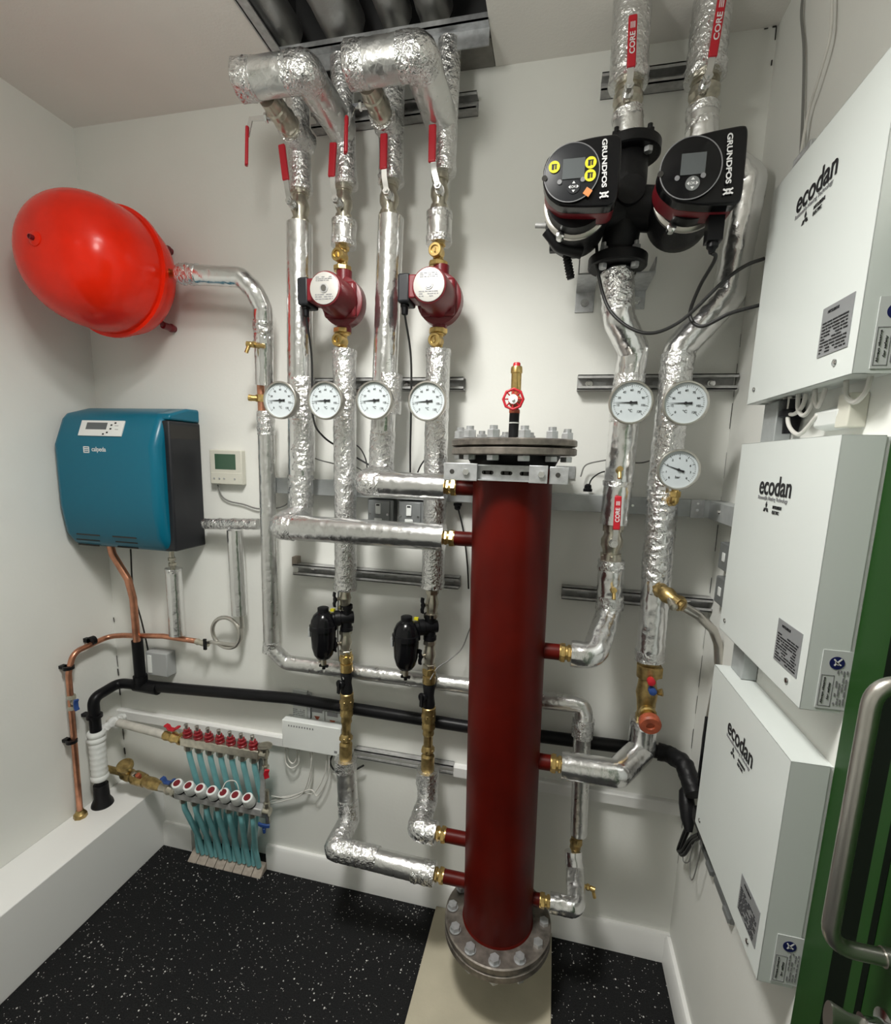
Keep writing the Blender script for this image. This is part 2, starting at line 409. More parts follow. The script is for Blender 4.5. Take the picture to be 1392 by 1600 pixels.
# ------------------------------------------------------------------ ceiling hatch frame and ducts above
t = thing('hatch_frame', 'galvanised steel angle frame around the opening in the ceiling', 'frame', (HX0, -.2, ZC))
m = MB(); m.box((HX0-.004, HY0, ZC-.004), (HX0+.03, -.12, ZC+.0)); m.box((HX0, HY0, ZC-.004), (HX0+.004, -.12, ZC+.03))
m.build('side_angle', STEEL, t)
m = MB(); yb = -.135
m.box((HX0, yb-.030, ZC-.004), (HX1+.0, yb-.027, ZC+.012)); m.box((HX0, yb-.030, ZC-.004), (HX1, yb+.0, ZC-.0005)); m.box((HX0, yb-.004, ZC-.045), (HX1, yb, ZC))
m.build('back_angle', STEEL, t)
for i, (px, rr, lb) in enumerate(((428, .050, 'dull foil duct above the ceiling hatch, leftmost'), (530, .062, 'dull foil duct above the hatch, second from left and thickest'),
                                  (618, .046, 'dull foil duct above the hatch, third from left'), (682, .050, 'dull foil duct above the hatch, rightmost'))):
    c = FL(px, 20, ZC+.085)
    o = MB().tube([V((c.x, HY0+.005, ZC+.085)), V((c.x, -.11, ZC+.085))], rr, 24, step=.02, wr=.002, seed=i).build('insulated_duct', ALDUCT, label=lb, cat='duct', group='ducts above the ceiling hatch')
m = MB(); m.box((HX1-.13, -.10, ZC+.0), (HX1-.002, -.002, ZC+.06)); 
m.build('timber_batten', CORK, label='rough grey batten in the slot between hatch frame and wall', cat='batten')
# the ceiling lamp; rear body and cord are added to go with the fills
for (lx, ly), rr, lb in (((-.46, -1.03), .17, 'round white ceiling lamp just in front of the hatch'), ((-.9, -2.3), .27, 'round white lamp body added at the rear for the fill light')):
    if ly > -2: MB().cyl((-.52, -1.10, 2.655), (-.52, -1.10, ZC), .004, 8).build('added_cord', BLACK, label='thin black cord added above the unseen fill light', cat='cord')
    MB().lathe((lx, ly, 2.806), (0, 0, 1), [(0, rr), (.04, rr), (.05, rr-.015), (ZC-2.806, rr-.03)], 32).build('ceiling_lamp', WHITE, label=lb, cat='lamp')

# ------------------------------------------------------------------ tan board and the dark red buffer tank
s0, s1 = FL(690, 1402, .018), FL(862, 1452, .018)
MB().box((s0.x-.012, -.78, 0), (s1.x, -.02, .018)).build('plinth_board', TANMDF, bevel=.002, label='tan board lying on the black floor under the red tank', cat='board')
A0, A1 = V((-.088, -.245, .16)), V((-.116, -.245, 1.79))      # tank axis, leaning a little
ax = (A1-A0).normalized()
def AX(z): return A0+(A1-A0)*((z-A0.z)/(A1.z-A0.z))
TR = .1095
zb, ztop = P(778, 1484, .355).z, 1.735
zb1 = zb; zb2 = zb1-.024; zb3 = zb2-.026
tank = thing('buffer_tank', 'tall dark red cylindrical low loss header with bolted flanges, above the tan board', 'tank', AX(zb3-.05))
MB().lathe(AX(zb-.01), ax, [(0, TR+.006), (.008, TR+.005), (.016, TR), (ztop-zb+.01, TR)], 56).build('shell', TANKRED, tank, angle=25)
def flange(z0, z1, name, m=FLANGE):
    return MB().lathe(AX(z0), ax, [(0, .164), (.003, .170), (z1-z0-.003, .170), (z1-z0, .166)], 56).build(name, m, tank)
zt1, zt2, zt3 = P(803, 683.5, .415).z, P(803, 697, .415).z, P(803, 711, .415).z
flange(zt2+.0015, zt1, 'blind_flange'); flange(zt3, zt2-.0015, 'flange')
MB().lathe(AX(zt3-.034), ax, [(0, TR), (.004, TR+.004), (.03, TR+.018), (.034, TR+.018)], 48).build('neck', BLACK, tank)
flange(zb2+.0015, zb1, 'flange'); flange(zb3, zb2-.0015, 'blind_flange')
MB().lathe(AX(zb3-.05), ax, [(0, .030), (.004, .040), (.05, .045)], 32).build('drain_stub', BLACK, tank)
for k in range(12):
    th = 2*PI*(k+.5)/12; dv = V((math.cos(th), math.sin(th), 0))*.147
    c = AX(zt1)+dv
    m = MB(); m.hexa(c, c+ax*.020, .0165); m.cyl(c+ax*.02, c+ax*.030, .010, 12); m.cyl(c, c+ax*.002, .019, 16); m.build('bolt', STEEL, tank, angle=20)
    m = MB(); m.hexa(AX(zt3)+dv-ax*.014, AX(zt3)+dv, .0165); m.build('bolt_head', STEEL, tank, angle=20)
    th2 = 2*PI*(k+.1)/12; dv = V((math.cos(th2), math.sin(th2), 0))*.147; c = AX(zb1)+dv
    m = MB(); m.hexa(c, c+ax*.015, .0155); m.cyl(c, c+ax*.002, .018, 16); m.build('bolt', STEEL, tank, angle=20)
    m = MB(); m.hexa(AX(zb3)+dv-ax*.018, AX(zb3)+dv, .0155); m.build('nut', STEEL, tank, angle=20)
NOZ = {}
def nozzle(key, px, py, side, ln, r=.0215, nut=True):
    z = P(px, py, .245).z; c = AX(z); e = P(px, py, .245).x
    MB().cyl(V((c.x+side*(TR-.02), c.y, z)), V((e, c.y, z)), r, 24).build('nozzle', TANKRED, tank)
    m = MB(); x = e
    m.cyl(V((x, c.y, z)), V((x+side*.004, c.y, z)), r+.002, 24); m.hexa(V((x+side*.003, c.y, z)), V((x+side*.016, c.y, z)), r+.004)
    m.cyl(V((x+side*.016, c.y, z)), V((x+side*.022, c.y, z)), r-.003, 20); m.hexa(V((x+side*.022, c.y, z)), V((x+side*.031, c.y, z)), r+.001)
    m.cyl(V((x+side*.03, c.y, z)), V((x+side*(.036+ln), c.y, z)), r-.005, 20)
    m.build('union', BRASS, tank, angle=25, label='hexagonal brass union'); NOZ[key] = V((x+side*.032, c.y, z))
nozzle('L1', 714, 762, -1, .01); nozzle('L2', 711, 841, -1, .01); nozzle('L3', 697, 1305, -1, .005); nozzle('L4', 694, 1369, -1, .01)
nozzle('R1', 874, 1019, 1, .01, .023); nozzle('R2', 860, 1192, 1, .01, .023); nozzle('R3', 843, 1406, 1, .01, .019)
# vent on the tank
zv = zt1; vb = AX(zv)+V((0, -.02, 0))
t = thing('vent_valve', 'small gate valve with octagonal red wheel and brass air vent on tank lid', 'valve', vb)
zz = lambda py: P(803, py, .265).z
MB().cyl(vb-ax*.001, V((vb.x, vb.y, zz(646))), .0135, 20).build('black_stub', IRON, t)
m = MB(); m.cyl(V((vb.x, vb.y, zz(662))), V((vb.x, vb.y, zz(660))), .0145, 20); m.build('white_tape', WHITE, t)
m = MB(); m.hexa(V((vb.x, vb.y, zz(646))), V((vb.x, vb.y, zz(640))), .016); m.cyl(V((vb.x, vb.y, zz(642))), V((vb.x, vb.y, zz(610))), .011, 20); m.sphere(V((vb.x, vb.y, zz(627))), .018)
m.cyl(V((vb.x, vb.y, zz(627))), V((vb.x, vb.y-.045, zz(627))), .008, 14); m.hexa(V((vb.x, vb.y, zz(612))), V((vb.x, vb.y, zz(606))), .013); m.build('valve_body', BROWN, t)
m = MB(); wc = V((vb.x-.001, vb.y-.045, zz(627)))
m.torus(wc, FRONT, .026, .0035, 8, 8)
for k in range(8):
    th = 2*PI*k/8; m.cyl(wc+V((math.cos(th)*.010, 0, math.sin(th)*.010)), wc+V((math.cos(th)*.026, 0, math.sin(th)*.026)), .002, 6)
m.build('handwheel', LEVRED, t, angle=60)
m = MB(); m.lathe(wc+V((0, .004, 0)), FRONT, [(0, .012), (.008, .012), (.009, .004), (.013, .004), (.013, 0)], 20); m.build('wheel_nut', WHITE, t)
m = MB(); b0 = V((vb.x+.001, vb.y, zz(612))); h = zz(573)-zz(612)
m.lathe(b0, ax, [(0, .010), (.003, .013), (.006, .0135), (h*.72, .0135), (h*.74, .0155), (h*.92, .0155), (h, .014)], 24); m.build('air_vent', BRASS, t)
MB().lathe(b0+ax*h, ax, [(0, .010), (.008, .0095), (.010, .008)], 20).build('cap', LEVRED, t)
# bracket that ties the tank to the wall
t = thing('tank_bracket', 'galvanised slotted channel bracket clamping the red tank just under the top flange', 'bracket', (-.1, -.2, 1.68))
zc0, zc1 = P(790, 752, .385).z, P(790, 727, .385).z; xa, xb = P(694, 738, .385).x, P(857, 742, .385).x
m = MB(); yf = -.37
x0, x1 = P(742, 740, .375).x, P(832, 740, .375).x
m.box((x0, yf, zc0), (x1, yf+.003, zc1)); m.box((x0, yf-.016, zc1-.003), (x1, yf, zc1)); m.box((x0, yf-.016, zc0), (x1, yf, zc0+.003)); m.build('channel', STEEL, t)
for k in range(3):
    m = MB(); c = V((x0+(x1-x0)*(.22+.33*k), yf-.0006, (zc0+zc1)/2)); m.obox(c, X_*.010, Y_*.0006, Z_*.005); m.cyl(c+X_*.010+Y_*.0006, c+X_*.010-Y_*.0006, .005, 12); m.cyl(c-X_*.010+Y_*.0006, c-X_*.010-Y_*.0006, .005, 12)
    m.build('slot', CAULK, t)
m = MB(); m.box((xa, yf-.022, zc0-.002), (x0+.008, yf-.016, zc1+.002)); m.build('end_plate', STEEL, t, bevel=.001)
m = MB(); m.box((x1-.008, yf-.022, zc0-.002), (xb-.002, yf-.016, zc1+.002)); m.build('end_plate', STEEL, t, bevel=.001)
xc = P(888, 742, .37).x
m = MB(); m.box((xb+.002, yf-.012, zc0-.003), (xc, yf-.006, zc1)); m.build('end_plate', STEEL, t, bevel=.001)
m = MB(); m.box((xa, yf-.016, zc0), (xa+.004, -.05, zc1)); m.box((xa, -.006, zc0), (xa+.05, -.001, zc1)); m.box((xa, -.055, zc0), (xa+.02, -.001, zc1)); m.build('arm', STEEL, t)
m = MB(); m.box((xc-.004, yf-.006, zc0), (xc, -.001, zc1)); m.box((xc-.03, -.006, zc0), (xc+.03, -.001, zc1)); m.build('arm', STEEL, t)
for px in (728, 846): c = V((P(px, 740, .392).x, yf-.022, (zc0+zc1)/2)); MB().hexa(c, c+FRONT*.006, .009).build('bolt', CHROME, t, angle=20)
for px, yy in ((706, yf-.022), (872, yf-.012)): c = V((P(px, 740, .392).x, yy, (zc0+zc1)/2)); MB().cyl(c, c+FRONT*.0008, .006, 16).build('hole', CAULK, t)

# ------------------------------------------------------------------ strut rails and cable trunking on the back wall
def rail(x0, x1, z0, z1, label, screws=(), d=.041):
    t = thing('strut_rail', label, 'rail', ((x0+x1)/2, 0, z0), 'strut rails on the back wall')
    m = MB(); m.box((x0, -.003, z0), (x1, -.0005, z1)); m.box((x0, -d, z0), (x1, -.0005, z0+.003)); m.box((x0, -d, z1-.003), (x1, -.0005, z1))
    m.box((x0, -d, z0), (x1, -d+.003, z0+.010)); m.box((x0, -d, z1-.010), (x1, -d+.003, z1))
    m.build('channel', DSTEEL, t)
    x = x0+.05
    while x < x1-.05:
        MB().box((x, -.0036, (z0+z1)/2-.006), (x+.035, -.003, (z0+z1)/2+.006)).build('slot', STEEL, t); x += .085
    for x in screws:
        m = MB(); c = V((x, -.003, (z0+z1)/2)); m.cyl(c, c+FRONT*.004, .011, 16); m.hexa(c+FRONT*.004, c+FRONT*.009, .0065); m.build('bolt', CHROME, t, angle=20)
rail(-.82, -.292, 2.752, 2.795, 'steel strut rail behind the four left risers just below the ceiling hatch', (-.33,))
rail(.058, .33, 2.754, 2.797, 'short steel strut rail near ceiling behind the two right risers', (.24,))
rail(P(455, 600, .02).x, -.302, 1.953, 1.992, 'steel strut rail behind the row of four left gauges', (-.5,))
rail(.050, .490, 1.953, 1.996, 'steel strut rail behind the pair of gauges right of the tank', (.085, .37, .43))
rail(-.915, -.295, 1.296, 1.335, 'steel strut rail above the two black filters', (-.85,))
rail(.047, .494, 1.295, 1.335, 'steel strut rail right of the tank behind the slanting brass drain valve', (.43,))
rail(-.68, -.294, .594, .628, 'lowest steel strut rail, right of the white wiring box', (-.60,), .03)
MB().box((-.925, -.03, 1.325), (-.905, -.001, 1.36)).build('timber_offcut', MDFE, label='small pale wood offcut at left end of rail above filters', cat='wood')
t = thing('cable_trunking', 'long grey steel cable trunking running level behind the tank and pipes', 'trunking', (-.3, 0, 1.595))
z0, z1 = 1.594, 1.648
MB().box((-.992, -.05, z0), (-.21, 0, z1)).build('trunking_length', TRUNK, t, bevel=.001)
MB().box((-.21, -.05, z0-.01), (.23, 0, z1-.012)).build('trunking_length', TRUNK, t, bevel=.001)
MB().box((.23, -.05, z0-.010), (XR, 0, z1-.014)).build('trunking_length', TRUNK, t, bevel=.001)
MB().box((XR-.045, -.29, z0-.012), (XR, -.05, z1-.014)).build('trunking_return', TRUNK, t, bevel=.001)
MB().box((.40, -.053, z0-.012), (.435, -.05, z1-.012)).build('joint_plate', STEEL, t)
for (x, z) in ((.20, 1.62), (.237, 1.61), (.418, 1.625), (.418, 1.605)): MB().lathe((x, -.05, z), FRONT, [(0, .005), (.004, .004), (.004, 0)], 12).build('screw', CHROME, t)
MB().lathe((XR-.045, -.14, 1.61), (-1, 0, 0), [(0, .007), (.004, .006), (.004, 0)], 12).build('screw', CHROME, t)

# ------------------------------------------------------------------ foil pipes
def foil(label, pts, r, fillet=.0, m=None, wr=.0010, tapes=(), seed=None, step=.006, group=None, seg=36, fn=7):
    seed = random.uniform(0, 50) if seed is None else seed
    mb = MB().tube(pts, r, seg, fillet, fn, step, wr, 60, True, seed)
    o = mb.build('insulated_pipe', m or FOIL, angle=50, label=label, cat='pipe', group=group)
    for i, (a, b, dr) in enumerate(tapes):
        MB().tube([a, b], r+dr, seg, 0, 4, .004, wr*2.2+.0007, 75, True, seed+i).build('foil_tape', FOILC, o, angle=60)
    return o
DP = .12
G1 = 'foil insulated pipes'
# risers 1-4, top part
def vert(x, za, zb_, d): return [V((x, -d, za)), V((x, -d, zb_))]
def riser(pxt, pyt, pxb, pyb, d): a, b = P(pxt, pyt, d), P(pxb, pyb, d); return [a, b]
TOPZ = ZC-.012
def up(px, py, d): p = P(px, py, d); return V((p.x, -d, TOPZ))
def top_riser(px, py, r, lab, pxt=None):
    b = P(px, py, DP); a = V((P(pxt, 110, DP).x if pxt else b.x, -DP, TOPZ))
    foil(lab, [a, b], r, 0, FOILC, .0012, [(b+Z_*.012, b-Z_*.004, .002)])
top_riser(470, 298, .034, 'foil pipe stub above leftmost red lever valve, behind left bypass header', 462)
top_riser(541, 290, .033, 'foil pipe dropping from the ceiling between the two bypass headers', 533)
top_riser(611, 285, .036, 'foil pipe stub above third red lever valve, behind right bypass header')
top_riser(694, 270, .033, 'foil pipe dropping from the ceiling right of the right bypass header', 701)
# bypass headers
def header(lab, pl, pr, d, r, leg):
    L, R = P(*pl, d), P(*pr, d); R = V((R.x, R.y, L.z)); pe = V((R.x, -DP-.015, R.z))
    o = MB().tube([L, R, pe], r, 40, .012, 4, .006, .0014, 60, True, pl[0]).build('bypass_header', FOILM, angle=50, label=lab, cat='pipe')
    MB().lathe(L+V((.03, 0, 0)), (-1, 0, 0), [(0, r+.0015), (.028, r+.002), (.034, r-.004), (.036, r*.5), (.036, 0)], 40, 0, .005).build('end_cap', FOILC, o, angle=60)
    MB().tube([L+X_*.02, L+X_*.05], r+.001, 40, 0, 4, .004, .003, 75, True, 5).build('foil_tape', FOILC, o, angle=60)
    MB().tube([R+V((-.048, 0, 0)), R, R+V((0, .03, 0))], r+.0015, 40, .012, 4, .004, .003, 75, True, 9).build('foil_tape', FOILC, o, angle=60)
    return L, R
LA, RA = header('left foil bypass header under the ceiling hatch, nearest the expansion vessel side', (374, 127), (476, 112), .355, .0425, None)
LB, RB = header('right foil bypass header under the ceiling hatch, above third and fourth levers', (545, 104), (655, 88), .345, .046, None)
def bypass_valve(lab, hx, hz, d0, sl0, sl1, neck, pxe):
    # valve on the short leg between header and riser
    t = thing('ball_valve', lab, 'valve', (hx, -d0+.05, hz)); a = V((hx, -d0+.045, hz)); b = V((hx, -DP-.02, hz))
    n = (b-a).normalized(); l = (b-a).length
    m = MB(); m.lathe(a, n, [(0, .024), (l*.2, .026), (l*.22, .030), (l*.32, .030), (l*.34, .026), (l*.5, .032), (l*.66, .027), (l*.68, .031), (l*.8, .031), (l*.82, .024), (l, .024)], 24); m.build('valve_body', NICKEL, t)
    MB().tube([b-n*.055, b+n*.03], .038, 28, 0, 4, .004, .004, 70).build('foil_collar', FOILC, t, angle=60)
    c = a+n*l*.45
    k = V((-1, -.25, -.1)).normalized()
    m = MB(); m.cyl(c, c+k*.048, .009, 14); m.hexa(c+k*.042, c+k*.05, .012); m.build('stem', CHROME, t, angle=20)
    d1 = -c.y+.02
    s0, s1, nk = P(*sl0, d1), P(*sl1, d1), P(*neck, d1)
    m = MB(); m.strip([c+k*.046, nk, s0+(s1-s0)*.25], FRONT, .014, .004); lv = m.build('lever', CHROME, t, angle=20)
    MB().strip([s0, s0+(s1-s0)*.1, s1], (-.8, -.6, 0), .017, .009).build('grip', LEVRED, lv, bevel=.003)
def on_axis(px, d): return P(px, 160, d).x
bypass_valve('ball valve under left bypass header with drooping dark red lever, leftmost lever', P(430, 172, .27).x, LA.z-.012, .355, (386, 198), (385, 259), (392, 186), None)
bypass_valve('ball valve under right bypass header with thin red lever hanging beside it', P(583, 150, .26).x, LB.z-.012, .345, (541, 182), (540, 240), (552, 166), None)

def lever_valve(lab, px, py, h, r, piv, s0, s1, d=DP, wsl=.021, fwd=.06, body=NICKEL, grip=LEVRED, text=None, group=None, up_sign=1):
    c = P(px, py, d); zt_, zb_ = P(px, py-h/2, d).z, P(px, py+h/2, d).z; H = zt_-zb_
    t = thing('ball_valve', lab, 'valve', (c.x, c.y, zb_), group)
    b0 = V((c.x, c.y, zb_))
    m = MB(); m.lathe(b0, Z_, [(0, r*.80), (H*.03, r*.85), (H*.04, r*1.02), (H*.20, r*1.02), (H*.21, r*.84), (H*.30, r*.86), (H*.42, r*1.08), (H*.58, r*1.08), (H*.70, r*.86), (H*.79, r*.84), (H*.80, r*1.0), (H*.97, r*1.0), (H, r*.85)], 8 if False else 24)
    m.hexa(b0-Z_*.001, b0+Z_*H*.16, r*1.12); m.hexa(b0+Z_*H*.84, b0+Z_*H, r*1.1)
    m.build('valve_body', body, t, angle=28)
    pv = P(*piv, d+fwd); q = V((pv.x, -d-r*.6, pv.z))
    m = MB(); m.cyl(q, pv, .0085, 14); m.hexa(pv-FRONT*.006, pv+FRONT*.006, .0115); m.cyl(pv+FRONT*.005, pv+FRONT*.011, .005, 10); m.cyl(q+(pv-q)*.35, q+(pv-q)*.6, .013, 16); m.build('stem', CHROME, t, angle=20)
    a, b = P(*s0, d+fwd+.004), P(*s1, d+fwd+.004)
    if (a-pv).length < (b-pv).length: a, b = b, a       # b nearer the pivot
    m = MB(); m.strip([pv+(pv-b).normalized()*.008, pv+(b-pv)*.6+FRONT*.002, b+(a-b)*.3], FRONT, wsl*.72, .003); lv = m.build('lever', CHROME, t, angle=20)
    g = (a-b)
    MB().strip([b, b+g*.05, b+g*.5, b+g*.95, a], FRONT, wsl, .010).build('grip', grip, lv, bevel=.0035, seg=3)
    if text:
        gn = g.normalized(); cc = b+g*.55+FRONT*.0056
        rt = gn; upv = FRONT.cross(rt)
        txt(text, cc-gn*g.length*.10, rt, upv, wsl*.62, WINK, lv, width=g.length*.42, bold=.02)
        mb = MB()
        for k in range(3): mb.obox(cc+gn*g.length*.24+upv*(k-1)*wsl*.2, rt*g.length*.06, upv*wsl*.05, FRONT*.0003)
        mb.build('marking', WINK, lv)
    return t
lever_valve('ball valve with red lever on leftmost riser', 469, 325, 62, .026, (452, 314), (440, 226), (447, 282))
lever_valve('ball valve with red lever on second riser, above the left small red pump', 537, 318, 62, .024, (524, 311), (521, 223), (518, 277))
lever_valve('ball valve with red lever on third riser from left', 608, 312, 62, .026, (604, 299), (600, 209), (599, 265))
lever_valve('ball valve with red lever on fourth riser, above the right small red pump', 687, 302, 64, .024, (684, 290), (676, 195), (675, 254))
# riser 1 and 3 with their forward elbows
def drop(lab, pt, pc, nz, r, wr=.0009, mm=None):
    a = P(*pt, DP); cx = P(*pc, .245); n = NOZ[nz]
    c1 = V((cx.x, -.245, n.z+ (P(pc[0], pc[1], .245).z-n.z)*.6)); c0 = V((c1.x, -DP, c1.z+.0))
    a2 = P(pt[0], pt[1], DP)
    o = foil(lab, [a2, V((c0.x, -DP, c0.z+.004)), c1, n], r, .022, mm or FOIL, wr, [])
    u1 = (c0-a2).normalized()
    MB().tube([c0-u1*.16, c0-u1*.02, c0*.5+c1*.5-u1*.01, c1, c1+X_*.05], r+.0015, 36, .022, 7, .004, .0035, 75, True, 4).build('foil_elbow_wrap', FOILC, o, angle=60)
    return a2, u1, o
a, u1, o = drop('foil pipe of leftmost riser, dropping then turning right into the tank', (468, 351), (438, 823), 'L2', .0395)
ga = P(472, 590, DP); MB().tube([ga, ga+u1*.30], .041, 36, 0, 4, .004, .003, 75).build('foil_tape', FOILC, o, angle=60)
a, u1, o = drop('foil pipe of third riser, dropping then turning right into top of the tank', (611, 341), (572, 755), 'L1', .0385)
ga = P(609, 585, DP); MB().tube([ga, ga+u1*.12], .040, 36, 0, 4, .004, .003, 75).build('foil_tape', FOILC, o, angle=60)
# pump risers 2 and 4
def seg_foil(lab, p0, p1, r, d=DP, m=None, wr=.0012, ends=True, d1=None):
    a, b = P(*p0, d), P(*p1, d if d1 is None else d1); u = (b-a).normalized()
    tp = [(a-u*.002, a+u*.018, .0012), (b-u*.018, b+u*.002, .0012)] if ends else []
    return foil(lab, [a, b], r, 0, m or FOIL, wr, tp)
seg_foil('short foil sleeve between valve and pump on second riser', (538, 347), (537, 385), .0365)
seg_foil('short foil sleeve between valve and pump on fourth riser', (687, 334), (686, 381), .0365)
o = seg_foil('long crumpled foil pipe under left small red pump', (538, 548), (540, 920), .0365, m=FOILC, wr=.0022)
o = seg_foil('long crumpled foil pipe under right small red pump', (685, 548), (676, 917), .0365, m=FOILC, wr=.0022)
def iso(lab, px, py, h, d=DP, nut=None):
    c = P(px, py, d); H = P(px, py-h/2, d).z-P(px, py+h/2, d).z; b0 = V((c.x, c.y, c.z-H/2))
    t = thing('isolating_valve', lab, 'valve', b0, 'brass pump isolating valves')
    m = MB(); m.cyl(b0, b0+Z_*H, .0155, 20); m.sphere(c, .0185); 
    m.hexa(b0, b0+Z_*.012, .021); m.hexa(b0+Z_*(H-.012), b0+Z_*H, .021)
    if nut: k = b0+Z_*(H if nut > 0 else 0); m.lathe(k-Z_*.007, Z_, [(0, .026), (.002, .0285), (.013, .0285), (.015, .026)], 8)
    m.build('valve_body', BRASS, t, angle=28)
    k = V((-.12, -1, .0)).normalized()
    MB().lathe(c, k, [(0, .019), (.030, .020), (.032, .018), (.032, .012), (.027, .012), (.027, 0)], 24).build('spindle_boss', BRASS, t)
    MB().obox(c+k*.0295, k*.003, k.cross(Z_).normalized()*.002, Z_*.007).build('screw_slot', DBRASS, t)
iso('brass isolating valve on top of left small red pump', 535, 403, 36, nut=-1)
iso('brass isolating valve under left small red pump', 535, 534, 32, nut=1)
iso('brass isolating valve on top of right small red pump', 685, 396, 36, nut=-1)
iso('brass isolating valve under right small red pump', 684, 534, 32, nut=1)
def pump(lab, px, py, pyt, pyb):
    c = P(px, py, DP); zt_, zb_ = P(px, pyt, DP).z, P(px, pyb, DP).z
    t = thing('circulation_pump', lab, 'pump', V((c.x, -DP, zb_)), 'small red circulation pumps')
    m = MB(); m.lathe(V((c.x, -DP+.045, c.z)), FRONT, [(0, .035), (.010, .058), (.030, .067), (.065, .067), (.068, .060)], 36, sq=(1, 1.08))
    m.tube([V((c.x, -DP, zt_)), V((c.x, -DP, c.z+.03))], .024, 20); m.tube([V((c.x, -DP, zb_)), V((c.x, -DP, c.z-.03))], .022, 20)
    m.build('volute', PUMPRED, t)
    MB().obox(V((c.x, -DP-.03, c.z)), X_*.052, Y_*.010, Z_*.052).build('motor_flange', PUMPRED, t, bevel=.012, seg=3)
    f = P(px, py, DP); yf = -DP-.135
    MB().lathe(V((c.x, -DP-.03, c.z)), FRONT, [(0, .055), (.03, .053), (.095, .050), (.103, .047), (.105, .042)], 40).build('motor', PUMPRED, t)
    MB().lathe(V((c.x, yf+.001, c.z)), FRONT, [(0, .0435), (.0025, .0435), (.003, .042), (.003, 0)], 40).build('name_disc', PALE, t, label='pale round rating disc')
    m = MB(); m.lathe(V((c.x, yf-.002, c.z)), FRONT, [(0, .0125), (.002, .0125), (.002, .0095), (.0015, .0095)], 24); m.build('vent_ring', DSTEEL, t)
    MB().lathe(V((c.x, yf-.002, c.z)), FRONT, [(0, .009), (.004, .008), (.004, 0)], 20).build('vent_screw', CHROME, t)
    lines(V((c.x, yf-.002, c.z+.025)), X_, Z_, .05, .014, 3, GINK, t, seed=px); lines(V((c.x, yf-.002, c.z-.023)), X_, Z_, .055, .018, 3, GINK, t, seed=px+3)
    MB().box((c.x-.062, yf+.012, c.z-.028), (c.x-.040, yf+.085, c.z+.034)).build('terminal_neck', PUMPRED, t, bevel=.004)
    tb = MB().box((c.x-.095, yf+.015, c.z-.036), (c.x-.060, yf+.085, c.z+.040)).build('terminal_box', DGREY, t, bevel=.006, seg=3)
    g0 = V((c.x-.080, yf+.04, c.z-.036)); m = MB(); m.lathe(g0, -Z_, [(0, .013), (.006, .013), (.008, .010), (.026, .009), (.028, .006)], 16); m.build('cable_gland', BLACK, tb)
    return g0-Z_*.026
g1 = pump('small red circulation pump on second riser, left of the pair', 538, 474, 424, 520)
g2 = pump('small red circulation pump on fourth riser, right of the pair', 688, 470, 416, 520)
def cable(lab, pts, r=.003, m=None, cat='cable', smooth=True, group=None, name='cable'):
    if smooth:
        q = [V(p) for p in pts]; q = [q[0]*2-q[1]]+q+[q[-1]*2-q[-2]]; out = []
        for i in range(1, len(q)-2):
            for k in range(10):
                u = k/10; a, b, c, d = q[i-1], q[i], q[i+1], q[i+2]
                out.append(.5*((2*b)+(c-a)*u+(2*a-5*b+4*c-d)*u*u+(3*b-a-3*c+d)*u**3))
        out.append(q[-2]); pts = out
    return MB().tube(pts, r, 10).build(name, m or RUBBER, label=lab, cat=cat, group=group)
cable('black cable hanging from left small red pump to the trunking', [g1, P(487, 560, .17), P(489, 650, .15), P(505, 682, .13), P(540, 705, .055), P(583, 730, .06)], .0032)
cable('black cable hanging straight from right small red pump to the trunking', [g2, P(642, 560, .16), P(642, 650, .12), P(641, 700, .06), P(641, 742, .04)], .0032)

